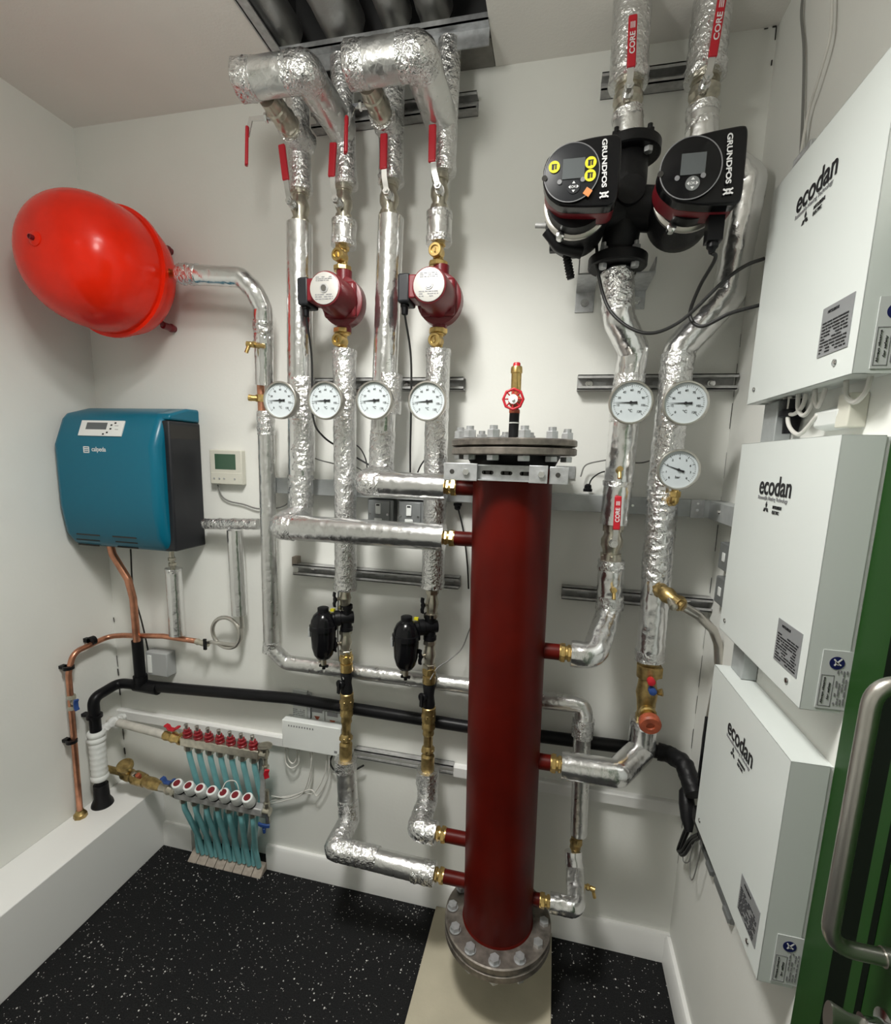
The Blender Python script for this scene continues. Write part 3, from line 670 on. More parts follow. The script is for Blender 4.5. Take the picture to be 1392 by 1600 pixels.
# ------------------------------------------------------------------ round gauges
def gauge(lab, px, py, d, r, ang, psi=False, stem='back', tgt=None):
    c = P(px, py, d); t = thing('pressure_gauge' if psi else 'temperature_gauge', lab, 'gauge', c, None if psi else 'round white dial thermometers')
    b = V((c.x, c.y+.02, c.z))
    cs = MB().lathe(b, FRONT, [(-.012, r*.6), (-.010, r*.90), (0, r*.94), (.012, r*.94), (.013, r), (.024, r), (.0255, r*.97), (.0255, r*.91), (.019, r*.90)], 48).build('case', STAIN, t, angle=30)
    MB().lathe(b+FRONT*.0185, FRONT, [(0, r*.90), (.001, r*.90), (.001, 0)], 48).build('dial', DIAL, t)
    y = c.y+.02-.020
    m = MB()
    for k in range(41):
        a = math.radians(225-270*k/40); big = k % 5 == 0
        u = V((math.cos(a), 0, math.sin(a))); s_ = V((-math.sin(a), 0, math.cos(a)))
        m.obox(V((c.x, y, c.z))+u*r*(.74 if big else .77), u*r*(.06 if big else .03), s_*r*(.009 if big else .005), Y_*.0003)
    m.build('scale_marks', INK, t)
    for k in range(0, 9, 1):
        a = math.radians(225-270*k/8); u = V((math.cos(a), 0, math.sin(a)))
        txt(str(k if psi else k*20-0 if False else (k if psi else k*15)), V((c.x, y, c.z))+u*r*.57, X_, Z_, r*.10, INK, t, name='scale_number')
    txt('bar' if psi else '\u00b0C', V((c.x, y, c.z-r*.36)), X_, Z_, r*.13, INK, t, name='unit_mark')
    u = V((math.cos(ang), 0, math.sin(ang))); s_ = V((-math.sin(ang), 0, math.cos(ang))); o = V((c.x, y-.0012, c.z))
    m = MB(); m.prism([o+u*r*.78, o+s_*r*.03, o-u*r*.28+s_*r*.06, o-u*r*.28-s_*r*.06, o-s_*r*.03], FRONT*.0008); m.cyl(o, o+FRONT*.003, r*.07, 14); m.build('needle', INK, t)
    m = MB()
    if stem == 'back': m.cyl(V((c.x, c.y+.03, c.z)), V((c.x, -DP-.0, c.z)), .009, 14); m.hexa(V((c.x, c.y+.034, c.z)), V((c.x, c.y+.045, c.z)), .012)
    else:
        bb = P(*tgt, d+.0); m.cyl(V((c.x, c.y+.012, c.z-r*.9)), V((c.x, c.y+.012, c.z-r*1.1)), .009, 14); m.hexa(V((c.x, c.y+.012, c.z-r*1.08)), V((c.x, c.y+.012, c.z-r*1.38)), .015)
        m.tube([V((c.x, c.y+.012, c.z-r*1.3)), V((c.x, c.y+.012, c.z-r*1.6)), V((c.x, -DP, c.z-r*1.6))], .012, 14, .012)
        m.hexa(V((c.x, c.y+.03, c.z-r*1.6)), V((c.x, c.y+.045, c.z-r*1.6)), .016)
    m.build('stem', BRASS, t, angle=30)
HL = math.radians(180+1)
gauge('round white thermometer on leftmost riser, first of the left row of four', 438, 625.5, .25, .0555, HL)
gauge('round white thermometer on second riser, second of the left row of four', 508.5, 626, .25, .0555, HL)
gauge('round white thermometer on third riser, third of the left row of four', 585, 625.5, .25, .0555, math.radians(183))
gauge('round white thermometer on fourth riser, rightmost of the left row of four', 667.5, 627, .25, .0555, math.radians(184))
gauge('round white thermometer right of the tank, left of the pair there', 985.5, 629, .24, .0555, math.radians(180))
gauge('round white thermometer right of the tank, right of the pair there', 1071, 630, .24, .0555, math.radians(180))
gauge('round white pressure gauge on a brass elbow below the right pair of thermometers', 1060, 734, .22, .053, math.radians(160), True, 'down', (1045, 785))

# ------------------------------------------------------------------ filters and valves under the left pumps
def bfly(lab, px, py, h, r, d, body, handle, side=-1, group=None, kx=-.012):
    c = P(px, py, d); H = P(px, py-h/2, d).z-P(px, py+h/2, d).z; b0 = c-Z_*H/2
    t = thing('butterfly_valve', lab, 'valve', b0, group)
    m = MB(); m.lathe(b0, Z_, [(0, r*.85), (H*.14, r*.85), (H*.15, r*.8), (H*.3, r*.85), (H*.5, r*1.05), (H*.7, r*.85), (H*.85, r*.8), (H*.86, r*.85), (H, r*.85)], 20)
    m.hexa(b0, b0+Z_*H*.16, r*1.05); m.hexa(b0+Z_*H*.84, b0+Z_*H, r*1.05); m.build('valve_body', body, t, angle=28)
    k = V((-.6, -.8, 0)); e = c+k*(r+.012)
    MB().cyl(c, e+k*.004, .006, 12).build('stem', NICKEL, t)
    m = MB(); m.strip([e+Z_*.026+k*.006, e+Z_*.014+k*.008, e+k*.003, e-Z_*.014+k*.008, e-Z_*.026+k*.006], k, .014, .006); m.cyl(e, e+k*.009, .008, 14); m.build('butterfly_handle', handle, t, bevel=.0015)
def stacked(lab, name, cat, px, py0, py1, d, prof, m, hexes=(), px1=None, group=None):
    a, b = P(px, py0, d), P(px1 if px1 else px, py1, d); u = b-a; L = u.length
    mb = MB(); mb.lathe(a, u, [(t_*L, r_) for t_, r_ in prof], 24)
    u.normalize()
    for (t0, t1, r_) in hexes: mb.hexa(a+u*L*t0, a+u*L*t1, r_)
    return mb.build(name, m, angle=28, label=lab, cat=cat, group=group)
def filt(lab, px, py, cx, ytop, ybot):
    # T on the pipe, neck to the left, black pot hanging in front of the wall
    c = P(px, py, DP); d2 = DP+.04; k = P(cx, py, d2); zt_, zb_ = P(cx, ytop, d2).z, P(cx, ybot, d2).z
    t = thing('magnetic_filter', lab, 'filter', V((k.x, k.y, zb_)), 'black magnetic filters')
    h = P(px, py-16, DP).z-P(px, py+16, DP).z
    m = MB(); m.cyl(c-Z_*h*.62, c+Z_*h*.62, .019, 24); m.lathe(c, V((k.x-c.x, k.y-c.y, 0)), [(-.026, .012), (-.024, .021), (0, .023), (.020, .023), (.022, .027), (.040, .027), (.042, .021), (.070, .021)], 24)
    m.cyl(c-Z_*h*.62, c-Z_*h*.45, .022, 24); m.cyl(c+Z_*h*.45, c+Z_*h*.62, .022, 24); m.build('tee', BLACK, t)
    H = zt_-zb_; R = .0415; b0 = V((k.x, k.y, zb_))
    m = MB(); m.lathe(b0, Z_, [(0, R*.35), (H*.02, R*.55), (H*.10, R*.78), (H*.25, R*.95), (H*.45, R), (H*.60, R*1.02), (H*.61, R*1.12), (H*.70, R*1.12), (H*.71, R*1.03), (H*.80, R*.98), (H*.90, R*.78), (H*.97, R*.45), (H, R*.2)], 36); m.build('pot', BLACKG, t)
    MB().lathe(b0+Z_*(H*.93), Z_, [(0, .010), (.004, .017), (.006, .019), (.020, .019), (.022, .016)], 20).build('cap', BLACK, t)
    m = MB(); m.lathe(b0+Z_*.004, -Z_, [(0, .012), (.006, .012), (.007, .009), (.026, .009)], 18); m.cyl(b0-Z_*.012, b0-Z_*.012-X_*.018, .004, 10); m.build('drain_cock', NICKEL, t)
    m = MB(); m.obox(b0-Z_*.026, X_*.016, Y_*.005, Z_*.004); m.cyl(b0-Z_*.024, b0-Z_*.038, .006, 12); m.build('drain_handle', BLACK, t, bevel=.001)
    MB().obox(V((c.x-.045, c.y-.010, c.z+.026)), X_*.007, Y_*.006, Z_*.004).build('yellow_clip', YELLOW, t)
    MB().obox(b0+V((-R*1.06, -.01, H*.55)), X_*.003, Y_*.008, Z_*.016).build('clamp_latch', LGREY, t)
filt('black filter pot on the second riser, left of the pair', 541, 965, 505, 953, 1029)
filt('black filter pot on the fourth riser, right of the pair', 672, 979, 635, 967, 1046)
NI = [(0, .017), (.2, .017), (.22, .020), (.8, .020), (.82, .017), (1, .017)]
bfly('white metal valve with black handle above left filter', 539, 934, 36, .021, DP, NICKEL, BLACK, group='valves above and below the filters')
bfly('white metal valve with black handle below left filter', 540, 1003, 36, .021, DP, NICKEL, BLACK, group='valves above and below the filters')
bfly('white metal valve with black handle above right filter', 675, 943, 44, .021, DP, NICKEL, BLACK, group='valves above and below the filters')
bfly('white metal valve with black handle below right filter', 671, 1022, 44, .021, DP, NICKEL, BLACK, group='valves above and below the filters')
BR = [(0, .019), (.15, .019), (.17, .0225), (.45, .0225), (.47, .018), (.55, .018), (.57, .022), (.95, .022), (1, .018)]
stacked('brass union under the lower valve of left filter', 'brass_union', 'fitting', 541, 1018, 1050, DP, BR, BRASS, [(.2, .45, .024)], 541.5)
stacked('brass union under the lower valve of right filter', 'brass_union', 'fitting', 671, 1038, 1068, DP, BR, DBRASS, [(.2, .45, .024)], 670)
def bvalve(lab, px, py0, py1):
    a, b = P(px, py0, DP), P(px, py1, DP); t = thing('check_valve', lab, 'valve', b, 'black check valves')
    L = (a-b).length; MB().lathe(b, Z_, [(0, .020), (L*.1, .022), (L*.45, .018), (L*.55, .018), (L*.9, .021), (L, .019)], 20).build('valve_body', IRON, t)
    k = V((-.5, -.85, 0)); e = (a+b)/2+k*.03
    m = MB(); m.cyl((a+b)/2, e, .012, 14); m.torus(e, k, .014, .004, 18, 8); m.strip([e+Z_*.012+k*.003, e-Z_*.03+k*.005], k, .012, .006); m.build('dial_handle', BLACK, t)
bvalve('black check valve with dial under the left brass union', 541.5, 1050, 1082); bvalve('black check valve with dial under the right brass union', 669.5, 1068, 1104)
TB = [(0, .021), (.01, .0235), (.22, .0235), (.23, .019), (.27, .023), (.33, .023), (.34, .018), (.42, .020), (.46, .016), (.60, .016), (.63, .021), (.68, .023), (.72, .017), (.76, .023), (.98, .023), (1, .02)]
stacked('stack of brass unions behind white wiring box edge, second riser', 'brass_fittings', 'fitting', 542, 1082, 1187, DP, TB, DBRASS, [(.10, .16, .0255), (.64, .70, .024)], 540, 'brass fitting stacks')
stacked('stack of brass unions nearest the tank, fourth riser', 'brass_fittings', 'fitting', 670, 1104, 1204, DP, TB, DBRASS, [(.10, .16, .0255), (.64, .70, .024)], 668, 'brass fitting stacks')
n = NOZ['L4']; a = P(540, 1186, DP); c1 = V((P(522, 1326, .245).x, -.245, n.z+.012)); c0 = V((c1.x, -DP, c1.z+.01))
o = foil('foil pipe under second riser turning along the floor to the tank bottom', [a, c0, c1, n], .036, .014, FOILM, .0010, [(n-X_*.075, n, .001)])
MB().tube([a+(c0-a)*.62, c0, c1, c1+X_*.16], .0372, 36, .014, 7, .004, .003, 75).build('foil_elbow_wrap', FOILC, o, angle=60)
MB().tube([a+Z_*.003, a-Z_*.04], .0405, 36, 0, 4, .004, .003, 75).build('foil_tape', FOILC, o, angle=60)
n = NOZ['L3']; a = P(668, 1203, DP); c1 = V((P(652, 1303, .245).x, -.245, n.z)); c0 = V((c1.x, -DP, c1.z+.01))
o = foil('short foil elbow under fourth riser turning right into the tank', [a, c0, c1, n], .034, .014, FOILM, .0012)
MB().tube([a+(c0-a)*.3, c0, c1, n-X_*.005], .0355, 36, .014, 7, .004, .0035, 75).build('foil_elbow_wrap', FOILC, o, angle=60)
MB().tube([a+Z_*.003, a-Z_*.05], .039, 36, 0, 4, .004, .003, 75).build('foil_tape', FOILC, o, angle=60)
# ------------------------------------------------------------------ right hand risers, twin pump
DR = .12; DU = .18
def cz(px, py): return P(px, py, DR)
b = P(981, 132, .15); a = V((P(985, 20, .15).x, -.15, ZC+.10))
foil('left of two foil pipes from ceiling with lettered red levers, above the twin pump', [a, b], .046, 0, FOILC, .0022, [(b+Z_*.02, b-Z_*.004, .002)])
b = P(1101, 122, .11); a = V((b.x+.002, -.11, ZC+.10))
foil('right of two foil pipes from ceiling with lettered red levers, nearest the corner', [a, b], .046, 0, FOILC, .0022, [(b+Z_*.02, b-Z_*.004, .002)])
lever_valve('ball valve with lettered red lever above the twin pump, left one near ceiling', 981, 156, 58, .034, (983, 134), (989, 24), (986, 106), .15, .020, .075, NICKEL, CORERED, 'CORE')
lever_valve('ball valve with lettered red lever nearest the corner at the ceiling', 1100, 146, 56, .034, (1106, 120), (1130, -14), (1113, 90), .11, .020, .075, NICKEL, CORERED, 'CORE')
seg_foil('short foil sleeve between ceiling valve and twin pump', (980, 178), (984, 232), .036, DU, FOILM, d1=DU)
seg_foil('short pale foil sleeve behind the right pump head', (1098, 170), (1096, 205), .037, DR, FOILM)
# pipe that swings behind the right pump head
foil('foil pipe swinging behind the right pump head and down to a brass valve', [P(1096, 204, DR), P(1097, 232, DR), P(1172, 282, DR), P(1138, 462, DR), P(1061, 545, DR), P(1048, 640, DR), P(1015, 1031, DR)], .040, .03, FOIL, .0018, [(P(1060, 552, DR), P(1036, 760, DR), .002), (P(1036, 765, DR), P(1025, 905, DR), .001), (P(1015, 1015, DR), P(1015, 1031, DR), .001)])
# twin pump
hc1, hc2 = P(905, 280, .42), P(1100, 260, .42); hz = (hc1.z+hc2.z)/2

pc = P(984, 236, DU)
t = thing('twin_pump', 'black twin head pump with two black control heads and red collars', 'pump', V((pc.x, -DU, P(965, 420, DU).z)))
zf1, zf0 = P(984, 228, DU).z, P(965, 420, DU).z
xm = (P(984, 236, DU).x+P(965, 405, DU).x)/2
def pflange(z0, z1, x, nm):
    o = MB().lathe(V((x, -DU, z0)), Z_, [(0, .070), (.003, .074), (z1-z0-.003, .074), (z1-z0, .070)], 36).build(nm, IRON, t)
    for k in range(4):
        th = PI/4+k*PI/2; c = V((x+.055*math.cos(th), -DU+.055*math.sin(th), 0))
        m = MB(); m.hexa(c+Z_*(z1), c+Z_*(z1+.012), .011); m.cyl(c+Z_*(z1+.01), c+Z_*(z1+.022), .006, 10); m.build('bolt', STEEL if z1 < 2.4 else IRON, o, angle=20)
        MB().hexa(c+Z_*(z0-.012), c+Z_*(z0), .011).build('nut', STEEL, o, angle=20)
pflange(zf1-.028, zf1, pc.x, 'top_flange'); pb = P(965, 405, DU); pflange(zf0, zf0+.028, pb.x, 'bottom_flange')
m = MB(); m.tube([V((pc.x, -DU, zf1-.03)), V((pc.x, -DU-.01, hz+.10)), V((xm, -DU-.02, hz)), V((pb.x, -DU, hz-.05)), V((pb.x, -DU, zf0+.02))], .046, 28, .04)
m.tube([V((hc1.x, -DU-.04, hz+.01)), V((xm, -DU-.03, hz+.03)), V((hc2.x, -DU-.04, hz+.01))], .050, 24, .04)
m.build('casting', IRON, t, angle=45)
m = MB(); m.lathe(V((xm+.005, -DU-.07, hz+.045)), FRONT, [(0, .035), (.02, .033), (.022, .02), (.022, 0)], 24); m.build('casting_cover', IRON, t)
for hc in (hc1, hc2):
    m = MB(); m.lathe(V((hc.x, -DU+.01, hz-.004)), FRONT, [(0, .04), (.01, .064), (.03, .074), (.08, .076), (.10, .072), (.13, .072)], 40); m.build('volute', IRON, t)
    MB().lathe(V((hc.x, -.305, hz)), FRONT, [(0, .074), (.004, .079), (.012, .079), (.016, .073)], 40).build('clamp_ring', STAIN, t)
    MB().lathe(V((hc.x, -.315, hz)), FRONT, [(0, .071), (.04, .070)], 40).build('stator', BLACK, t)
    MB().lathe(V((hc.x-.035, -.315, hz-.072)), FRONT, [(0, .010), (.016, .010), (.018, .006), (.018, 0)], 14).build('vent_plug', CHROME, t)
MB().cyl(V((hc1.x-.072, -.28, hz-.028)), V((hc1.x-.098, -.28, hz-.026)), .006, 12).build('clamp_screw', DSTEEL, t)
MB().tube([V((hc1.x-.070, -.27, hz-.035)), V((hc1.x-.035, -.26, hz-.072)), V((hc1.x+.02, -.25, hz-.085))], .014, 14, .03).build('rib', IRON, t)
def rpoly(pts, d): return [P(x, y, d) for x, y in pts]
def smooth_poly(pts, n=5):
    out = []; L = len(pts)
    for i in range(L):
        a, b, c = V((*pts[i-1], 0)), V((*pts[i], 0)), V((*pts[(i+1) % L], 0))
        k = .32
        p, q = b+(a-b)*k, b+(c-b)*k
        for j in range(n): u = j/(n-1); r_ = p*(1-u)**2+b*2*u*(1-u)+q*u*u; out.append((r_.x, r_.y))
    return out
TP = t
def head(lab, out, cc, cr, red, seedv, stickers):
    DF = .42
    poly = rpoly(smooth_poly(out), DF-.004)
    h = MB().prism(poly, Y_*.036).build('control_head', BLACKG, TP, bevel=.005, seg=3, label=lab)
    cen = sum(poly, V())/len(poly)
    p2 = [cen+(p-cen)*.975+Y_*.034 for p in poly]
    MB().prism(p2, Y_*.055).build('red_collar', PUMPRED, h, bevel=.004)
    p3 = [cen+(p-cen)*.93+Y_*.085 for p in poly]
    MB().prism(p3, Y_*.03).build('rear_housing', BLACK, h, bevel=.004)
    c = P(*cc, DF); c.y = -DF; r = (P(cc[0]+cr, cc[1], DF).x-P(cc[0]-cr, cc[1], DF).x)/2
    MB().lathe(c+Y_*.001, FRONT, [(0, r), (.0015, r), (.002, r*.985), (.002, 0)], 48).build('face_panel', DGREY if seedv == 1 else BLACKG, h)
    MB().torus(c+FRONT*.001, FRONT, r, .0012, 48, 6).build('face_ring', GINK, h)
    y1 = FRONT*.0021
    MB().obox(c+y1+X_*(.004)+Z_*r*.12, X_*r*.40, Y_*.0006, Z_*r*.34).build('display', LCDG, h)
    kc = c+y1+X_*(.006)-Z_*r*.50
    m = MB(); m.cyl(kc+Y_*.001, kc+FRONT*.0006, r*.235, 28); m.build('key_pad', DGREY if seedv == 1 else GREYP, h)
    for q in range(4):
        a = q*PI/2; u = V((math.cos(a), 0, math.sin(a))); s_ = V((-u.z, 0, u.x))
        MB().prism([kc+FRONT*.0007+u*r*.19, kc+FRONT*.0007+u*r*.11+s_*r*.06, kc+FRONT*.0007+u*r*.11-s_*r*.06], FRONT*.0004).build('arrow_key', WINK, h)
    txt('OK', kc+FRONT*.0007, X_, Z_, r*.085, WINK, h, name='ok_mark')
    for sx, sz in ((-.42, -.30), (.42, -.28)): MB().cyl(c+y1+V((sx*r, 0, sz*r)), c+y1+V((sx*r, -.0012, sz*r)), r*.085, 16).build('round_key', GINK, h)
    nt_ = c+V((-r*.98, -.0018, -r*.12)); MB().cyl(nt_, nt_+FRONT*.0012, r*.10, 16).build('notch', CAULK, h)
    if seedv == 1:
        for (px, py) in stickers:
            p = P(px, py, DF+.0028); st = MB().cyl(p, p+FRONT*.0006, r*.205, 24).build('warning_sticker', YELLOW, h, label='round yellow sticker')
            m = MB(); q = p+FRONT*.0008; m.obox(q-X_*r*.05-Z_*r*.02, X_*r*.045, Y_*.0002, Z_*r*.085); m.obox(q+X_*r*.055-Z_*r*.02, X_*r*.03, Y_*.0002, Z_*r*.07); m.obox(q+Z_*r*.075, X_*r*.10, Y_*.0002, Z_*r*.018); m.build('sticker_symbol', INK, h)
        p = P(918, 300, DF+.003); MB().obox(p, V((.006, 0, -.004)), Y_*.0008, V((.004, 0, .006))).build('orange_tag', ORANGE, h)
    a, bq = P(*red[0], DF), P(*red[1], DF); a.y = bq.y = -DF
    dn = (bq-a); L = dn.length; rt = dn.normalized(); upv = FRONT.cross(rt)
    txt('GRUNDFOS', a+rt*L*.40+FRONT*.0003, rt, upv, .0105, WINK, h, width=L*.78, bold=.03)
    k = a+rt*L*.91+FRONT*.0004
    for sg in (1, -1): MB().obox(k, (rt*.45+upv*.8*sg).normalized()*.0105, FRONT*.0003, (upv*.45-rt*.8*sg).normalized()*.0016).build('logo_stroke', WINK, h)
    for sg in (1, -1): MB().obox(k+rt*.004*sg+upv*0, upv*.004, FRONT*.0003, rt*.0012).build('logo_stroke', WINK, h)
    return h
head('left black pump head with three round yellow stickers on its round face', [(849, 262), (856, 244), (890, 222), (930, 212), (972, 207), (970, 260), (964, 321), (915, 323), (874, 322), (856, 308), (848, 288)], (893, 270), 43, ((945, 216), (943.5, 313)), 1, ((866, 261), (923, 254), (922, 274)))
head('right black pump head with plain dark round face', [(1029, 268), (1040, 240), (1074, 214), (1115, 203), (1166, 193), (1170, 203), (1166, 255), (1160, 310), (1150, 319), (1100, 320), (1058, 316), (1036, 298), (1029, 283)], (1079, 263), 48, ((1141, 207), (1137, 308)), 2, ())
g = P(1120, 345, .37); g.z = hz-.075
m = MB(); m.box((g.x-.016, g.y, g.z-.045), (g.x+.016, g.y+.03, g.z+.02)); m.lathe(V((g.x, g.y+.015, g.z-.045)), -Z_, [(0, .012), (.01, .012), (.014, .008), (.022, .006)], 14); m.build('cable_plug', BLACK, label='black cable plug under the right pump head', cat='plug')
cable('thin black cable looping from the right pump head to the wall corner', [V((g.x, g.y+.015, g.z-.065)), P(1117, 405, .34), P(1092, 450, .28), P(1078, 492, .25), P(1096, 510, .27), P(1140, 490, .29), P(1186, 477, .30)], .0042)
cable('thin black cable looping under the twin pump up to the wall corner', [P(932, 382, .19), P(935, 430, .22), P(955, 488, .24), P(1005, 520, .26), P(1060, 504, .27), P(1130, 440, .29), P(1165, 415, .30), P(1194, 404, .30)], .0042)
m = MB(); q0, q1 = P(880, 372, .22), P(892, 436, .20); m.tube([q0+Z_*.02, q0, q1], .0095, 14, .01)
for k in range(14): c = q0+(q1-q0)*(k/14); m.torus(c, q1-q0, .0095, .0022, 14, 6)
m.build('corrugated_conduit', BLACK, label='short black ribbed conduit hanging under the left pump head', cat='conduit')
MB().obox(P(868, 384, .16), X_*.016, Y_*.012, Z_*.016).build('cable_clip', BLACK, bevel=.003, label='small black clip under the left pump head beside ribbed conduit', cat='clip')
# wall brackets under the twin pump
for nm, x0p, x1p, yt, ym, yb, lab in (('l', 899, 928, 412, 455, 488, 'galvanised wall bracket left of the pipe under the twin pump'), ('r', 981, 1008, 420, 457, 486, 'galvanised wall bracket right of the pipe under the twin pump')):
    xa, xb = P(x0p, 470, .01).x, P(x1p, 470, .01).x; z0 = P(910, yb, .005).z; z1 = P(910, ym, .005).z
    t = thing('pump_bracket', lab, 'bracket', V((xa, 0, z0)))
    MB().box((xa, -.005, z0), (xb, -.0005, z1)).build('wall_plate', STEEL, t, bevel=.001)
    m = MB(); m.box((xa, -.15, z1-.004), (xb, -.0005, z1)); m.box((xa, -.15, z1), (xa+.003, -.02, z1+.035)); m.box((xb-.003, -.15, z1), (xb, -.02, z1+.035)); m.build('arm_channel', STEEL, t)
    c = V(((xa+xb)/2, -.005, (z0+z1)/2-.004)); m = MB(); m.cyl(c, c+FRONT*.003, .012, 18); m.hexa(c+FRONT*.003, c+FRONT*.008, .007); m.build('bolt', CHROME, t, angle=20)
# riser under the twin pump
MB().lathe(P(964, 434, DU), Z_, [(0, .038), (.018, .040), (.02, .034)], 24).build('pipe_collar', IRON, label='black collar between the twin pump flange and the foil pipe', cat='collar')
o = foil('foil pipe kinking below the twin pump and dropping to a lettered lever valve', [P(964, 424, DU), P(967, 500, DU), P(990, 548, .14), P(984, 585, DR), P(959, 819, DR)], .040, .03, FOIL, .0016, [(P(964, 426, DU), P(966, 488, DU), .0015), (P(984, 585, DR), P(976, 660, DR), .002), (P(966, 752, DR), P(965, 760, DR), .002)])
lever_valve('ball valve right of the tank with lettered red lever pointing up', 956, 847, 58, .029, (959, 850), (966, 775), (963, 828), DR, .019, .05, NICKEL, CORERED, 'CORE')
n = NOZ['R1']; a = P(955, 876, DR)
c0 = P(951, 958, DR); c1 = V((P(928, 1025, .245).x, -.245, n.z)); 
foil('foil pipe elbow from lettered lever valve into the upper right tank nozzle', [a, c0, c1, n], .037, .055, FOIL, .0022, [(a+Z_*.002, a-Z_*.03, .001), (P(953, 930, DR), P(952, 952, DR), .002)])
n = NOZ['R2']; a = P(1006, 1124, DR); c0 = P(1002, 1172, DR); c1 = V((P(963, 1214, .245).x, -.245, n.z))
foil('foil pipe elbow under the brass balancing valve into the middle right tank nozzle', [a, c0, c1, n], .040, .015, FOIL, .0010, [(a+Z_*.002, a-Z_*.02, .0015)])
def drain(lab, px, py, d, k, s=1., name='drain_cock'):
    c = P(px, py, d); k = V(k).normalized(); m = MB(); m.cyl(c-k*.03*s, c+k*.012*s, .006*s, 12); m.hexa(c-k*.004*s, c+k*.006*s, .010*s)
    e = c+k*.012*s; m.cyl(e, e+k*.012*s, .008*s, 12); m.cyl(e+k*.004*s, e+k*.012*s+V((0, -.004, -.026))*s, .0055*s, 12); m.sphere(e, .0085*s, 12, 8)
    return m.build(name, BRASS, angle=35, label=lab, cat='drain valve')
drain('small brass drain cock on foil pipe above the lettered lever right of tank', 967, 735, .165, (0, -1, .2))
drain('small brass drain cock on foil pipe below the lettered lever valve', 958, 922, .165, (0, -1, .2))
drain('small brass drain cock near floor, beside lowest right tank nozzle', 918, 1386, .14, (1, -.2, 0))
drain('brass drain cock on foil pipe beside the expansion vessel', 398, 539, .14, (-1, -.2, .1), 1.1)
# slanting brass drain valve and its bent pipe
a, b, c = P(1020, 914, .14), P(1045, 934, .20), P(1068, 948, .23)
t = thing('drain_valve', 'slanting brass valve on the right hand foil pipe with bent steel tail', 'valve', c)
u = (c-a); L = u.length; u.normalize()
m = MB(); m.lathe(a, u, [(0, .012), (L*.15, .013), (L*.16, .018), (L*.35, .020), (L*.5, .024), (L*.62, .020), (L*.74, .015), (L*.75, .020), (L*.92, .020), (L*.93, .014), (L, .014)], 20); m.hexa(a+u*L*.2, a+u*L*.32, .022); m.hexa(a+u*L*.77, a+u*L*.9, .022); m.build('valve_body', DBRASS, t, angle=30)
m = MB(); m.cyl(a+u*L*.5, a+u*L*.5+V((.004, -.045, -.012)), .009, 14); m.lathe(a+u*L*.5+V((.004, -.040, -.012)), V((.1, -1, -.4)), [(0, .012), (.016, .011), (.018, .006), (.018, 0)], 14); m.build('spindle', NICKEL, t)
MB().tube([c, P(1092, 962, .22), P(1114, 984, .18), P(1122, 1006, .16), P(1124, 1050, .16), V((XR-.014, -.16, .92)), V((XR-.014, -.34, .90))], .0125, 16, .04).build('bent_tail', STAIN, t)
# balancing valve
b0, b1 = P(1008, 1132, DR), P(1013, 1030, DR); H = b1.z-b0.z; b0 = V((b0.x, -DR, b0.z))
t = thing('balancing_valve', 'tarnished brass balancing valve with red and blue test caps right of the tank', 'valve', b0)
m = MB(); m.lathe(b0, (b1-b0), [(0, .026), (H*.1, .028), (H*.14, .030), (H*.2, .026), (H*.35, .028), (H*.5, .032), (H*.62, .027), (H*.72, .025), (H*.74, .032), (H*.92, .032), (H*.94, .025), (H, .025)], 24); m.hexa(b0+Z_*H*.76, b0+Z_*H*.92, .035); m.hexa(b0+Z_*H*.02, b0+Z_*H*.14, .033); m.build('valve_body', DBRASS, t, angle=28)
k0 = P(1008, 1100, DR); k1 = P(1014, 1125, .19); m = MB(); m.cyl(k0, k1, .016, 16); m.lathe(k0+(k1-k0)*.5, k1-k0, [(0, .024), (.012, .026), (.016, .022)], 12); m.build('bonnet', BRASS, t)
d_ = (k1-k0).normalized(); MB().lathe(k1, d_, [(0, .020), (.004, .030), (.022, .031), (.028, .027), (.028, .012), (.022, .010), (.022, 0)], 28).build('handwheel', BROWN, t)
for px, py, mm, nm in ((1017, 1064, LEVRED, 'test_cap'), (1019, 1079, BLUE, 'test_cap')):
    q = P(px, py, .165); m = MB(); m.lathe(q+Y_*.025, FRONT, [(0, .007), (.02, .007), (.021, .0115), (.036, .011), (.038, .006), (.038, 0)], 16); m.build(nm, mm, t, label=('red' if mm is LEVRED else 'blue')+' test cap')
q = P(1028, 1082, .13); m = MB(); m.cyl(P(1012, 1084, DR), q, .007, 12); m.lathe(q, V((1, -.3, .3)), [(0, .008), (.012, .012), (.014, .010), (.014, 0)], 14); m.build('drain_boss', DBRASS, t)

# ------------------------------------------------------------------ expansion vessel and its pipe
VX, VZ, VR = -1.478, 2.315, .195
t = thing('expansion_vessel', 'big glossy red domed expansion vessel fixed high on the wall in the corner', 'vessel', (VX, -.04, VZ-VR))
pr = [(.045, 0), (.045, .06), (.055, .12), (.075, .16), (.10, .183), (.13, .194), (.16, .196)]
MB().lathe((VX, 0, VZ), FRONT, pr, 64).build('rear_shell', VESRED, t, angle=60)
MB().lathe((VX, 0, VZ), FRONT, [(.158, .196), (.160, .207), (.174, .208), (.176, .196)], 64).build('seam_ring', VESRED, t, angle=40)
pr = [(.174, .197), (.22, .197)]+[(.22+.20*math.sin(a)**.82, .197*math.cos(a)**.82) for a in [PI/2*i/20 for i in range(1, 20)]]+[(.42, 0)]
MB().lathe((VX, 0, VZ), FRONT, pr, 64).build('front_dome', VESRED, t, angle=60)
m = MB(); m.lathe((VX, -.412, VZ), FRONT, [(0, .022), (.010, .020), (.014, .013), (.014, 0)], 24); m.build('valve_boss', VESRED, t)
m = MB(); m.lathe((VX, -.422, VZ), FRONT, [(0, .007), (.014, .007), (.015, .005), (.012, .004), (.012, 0)], 14); m.build('air_valve', PUMPRED, t)
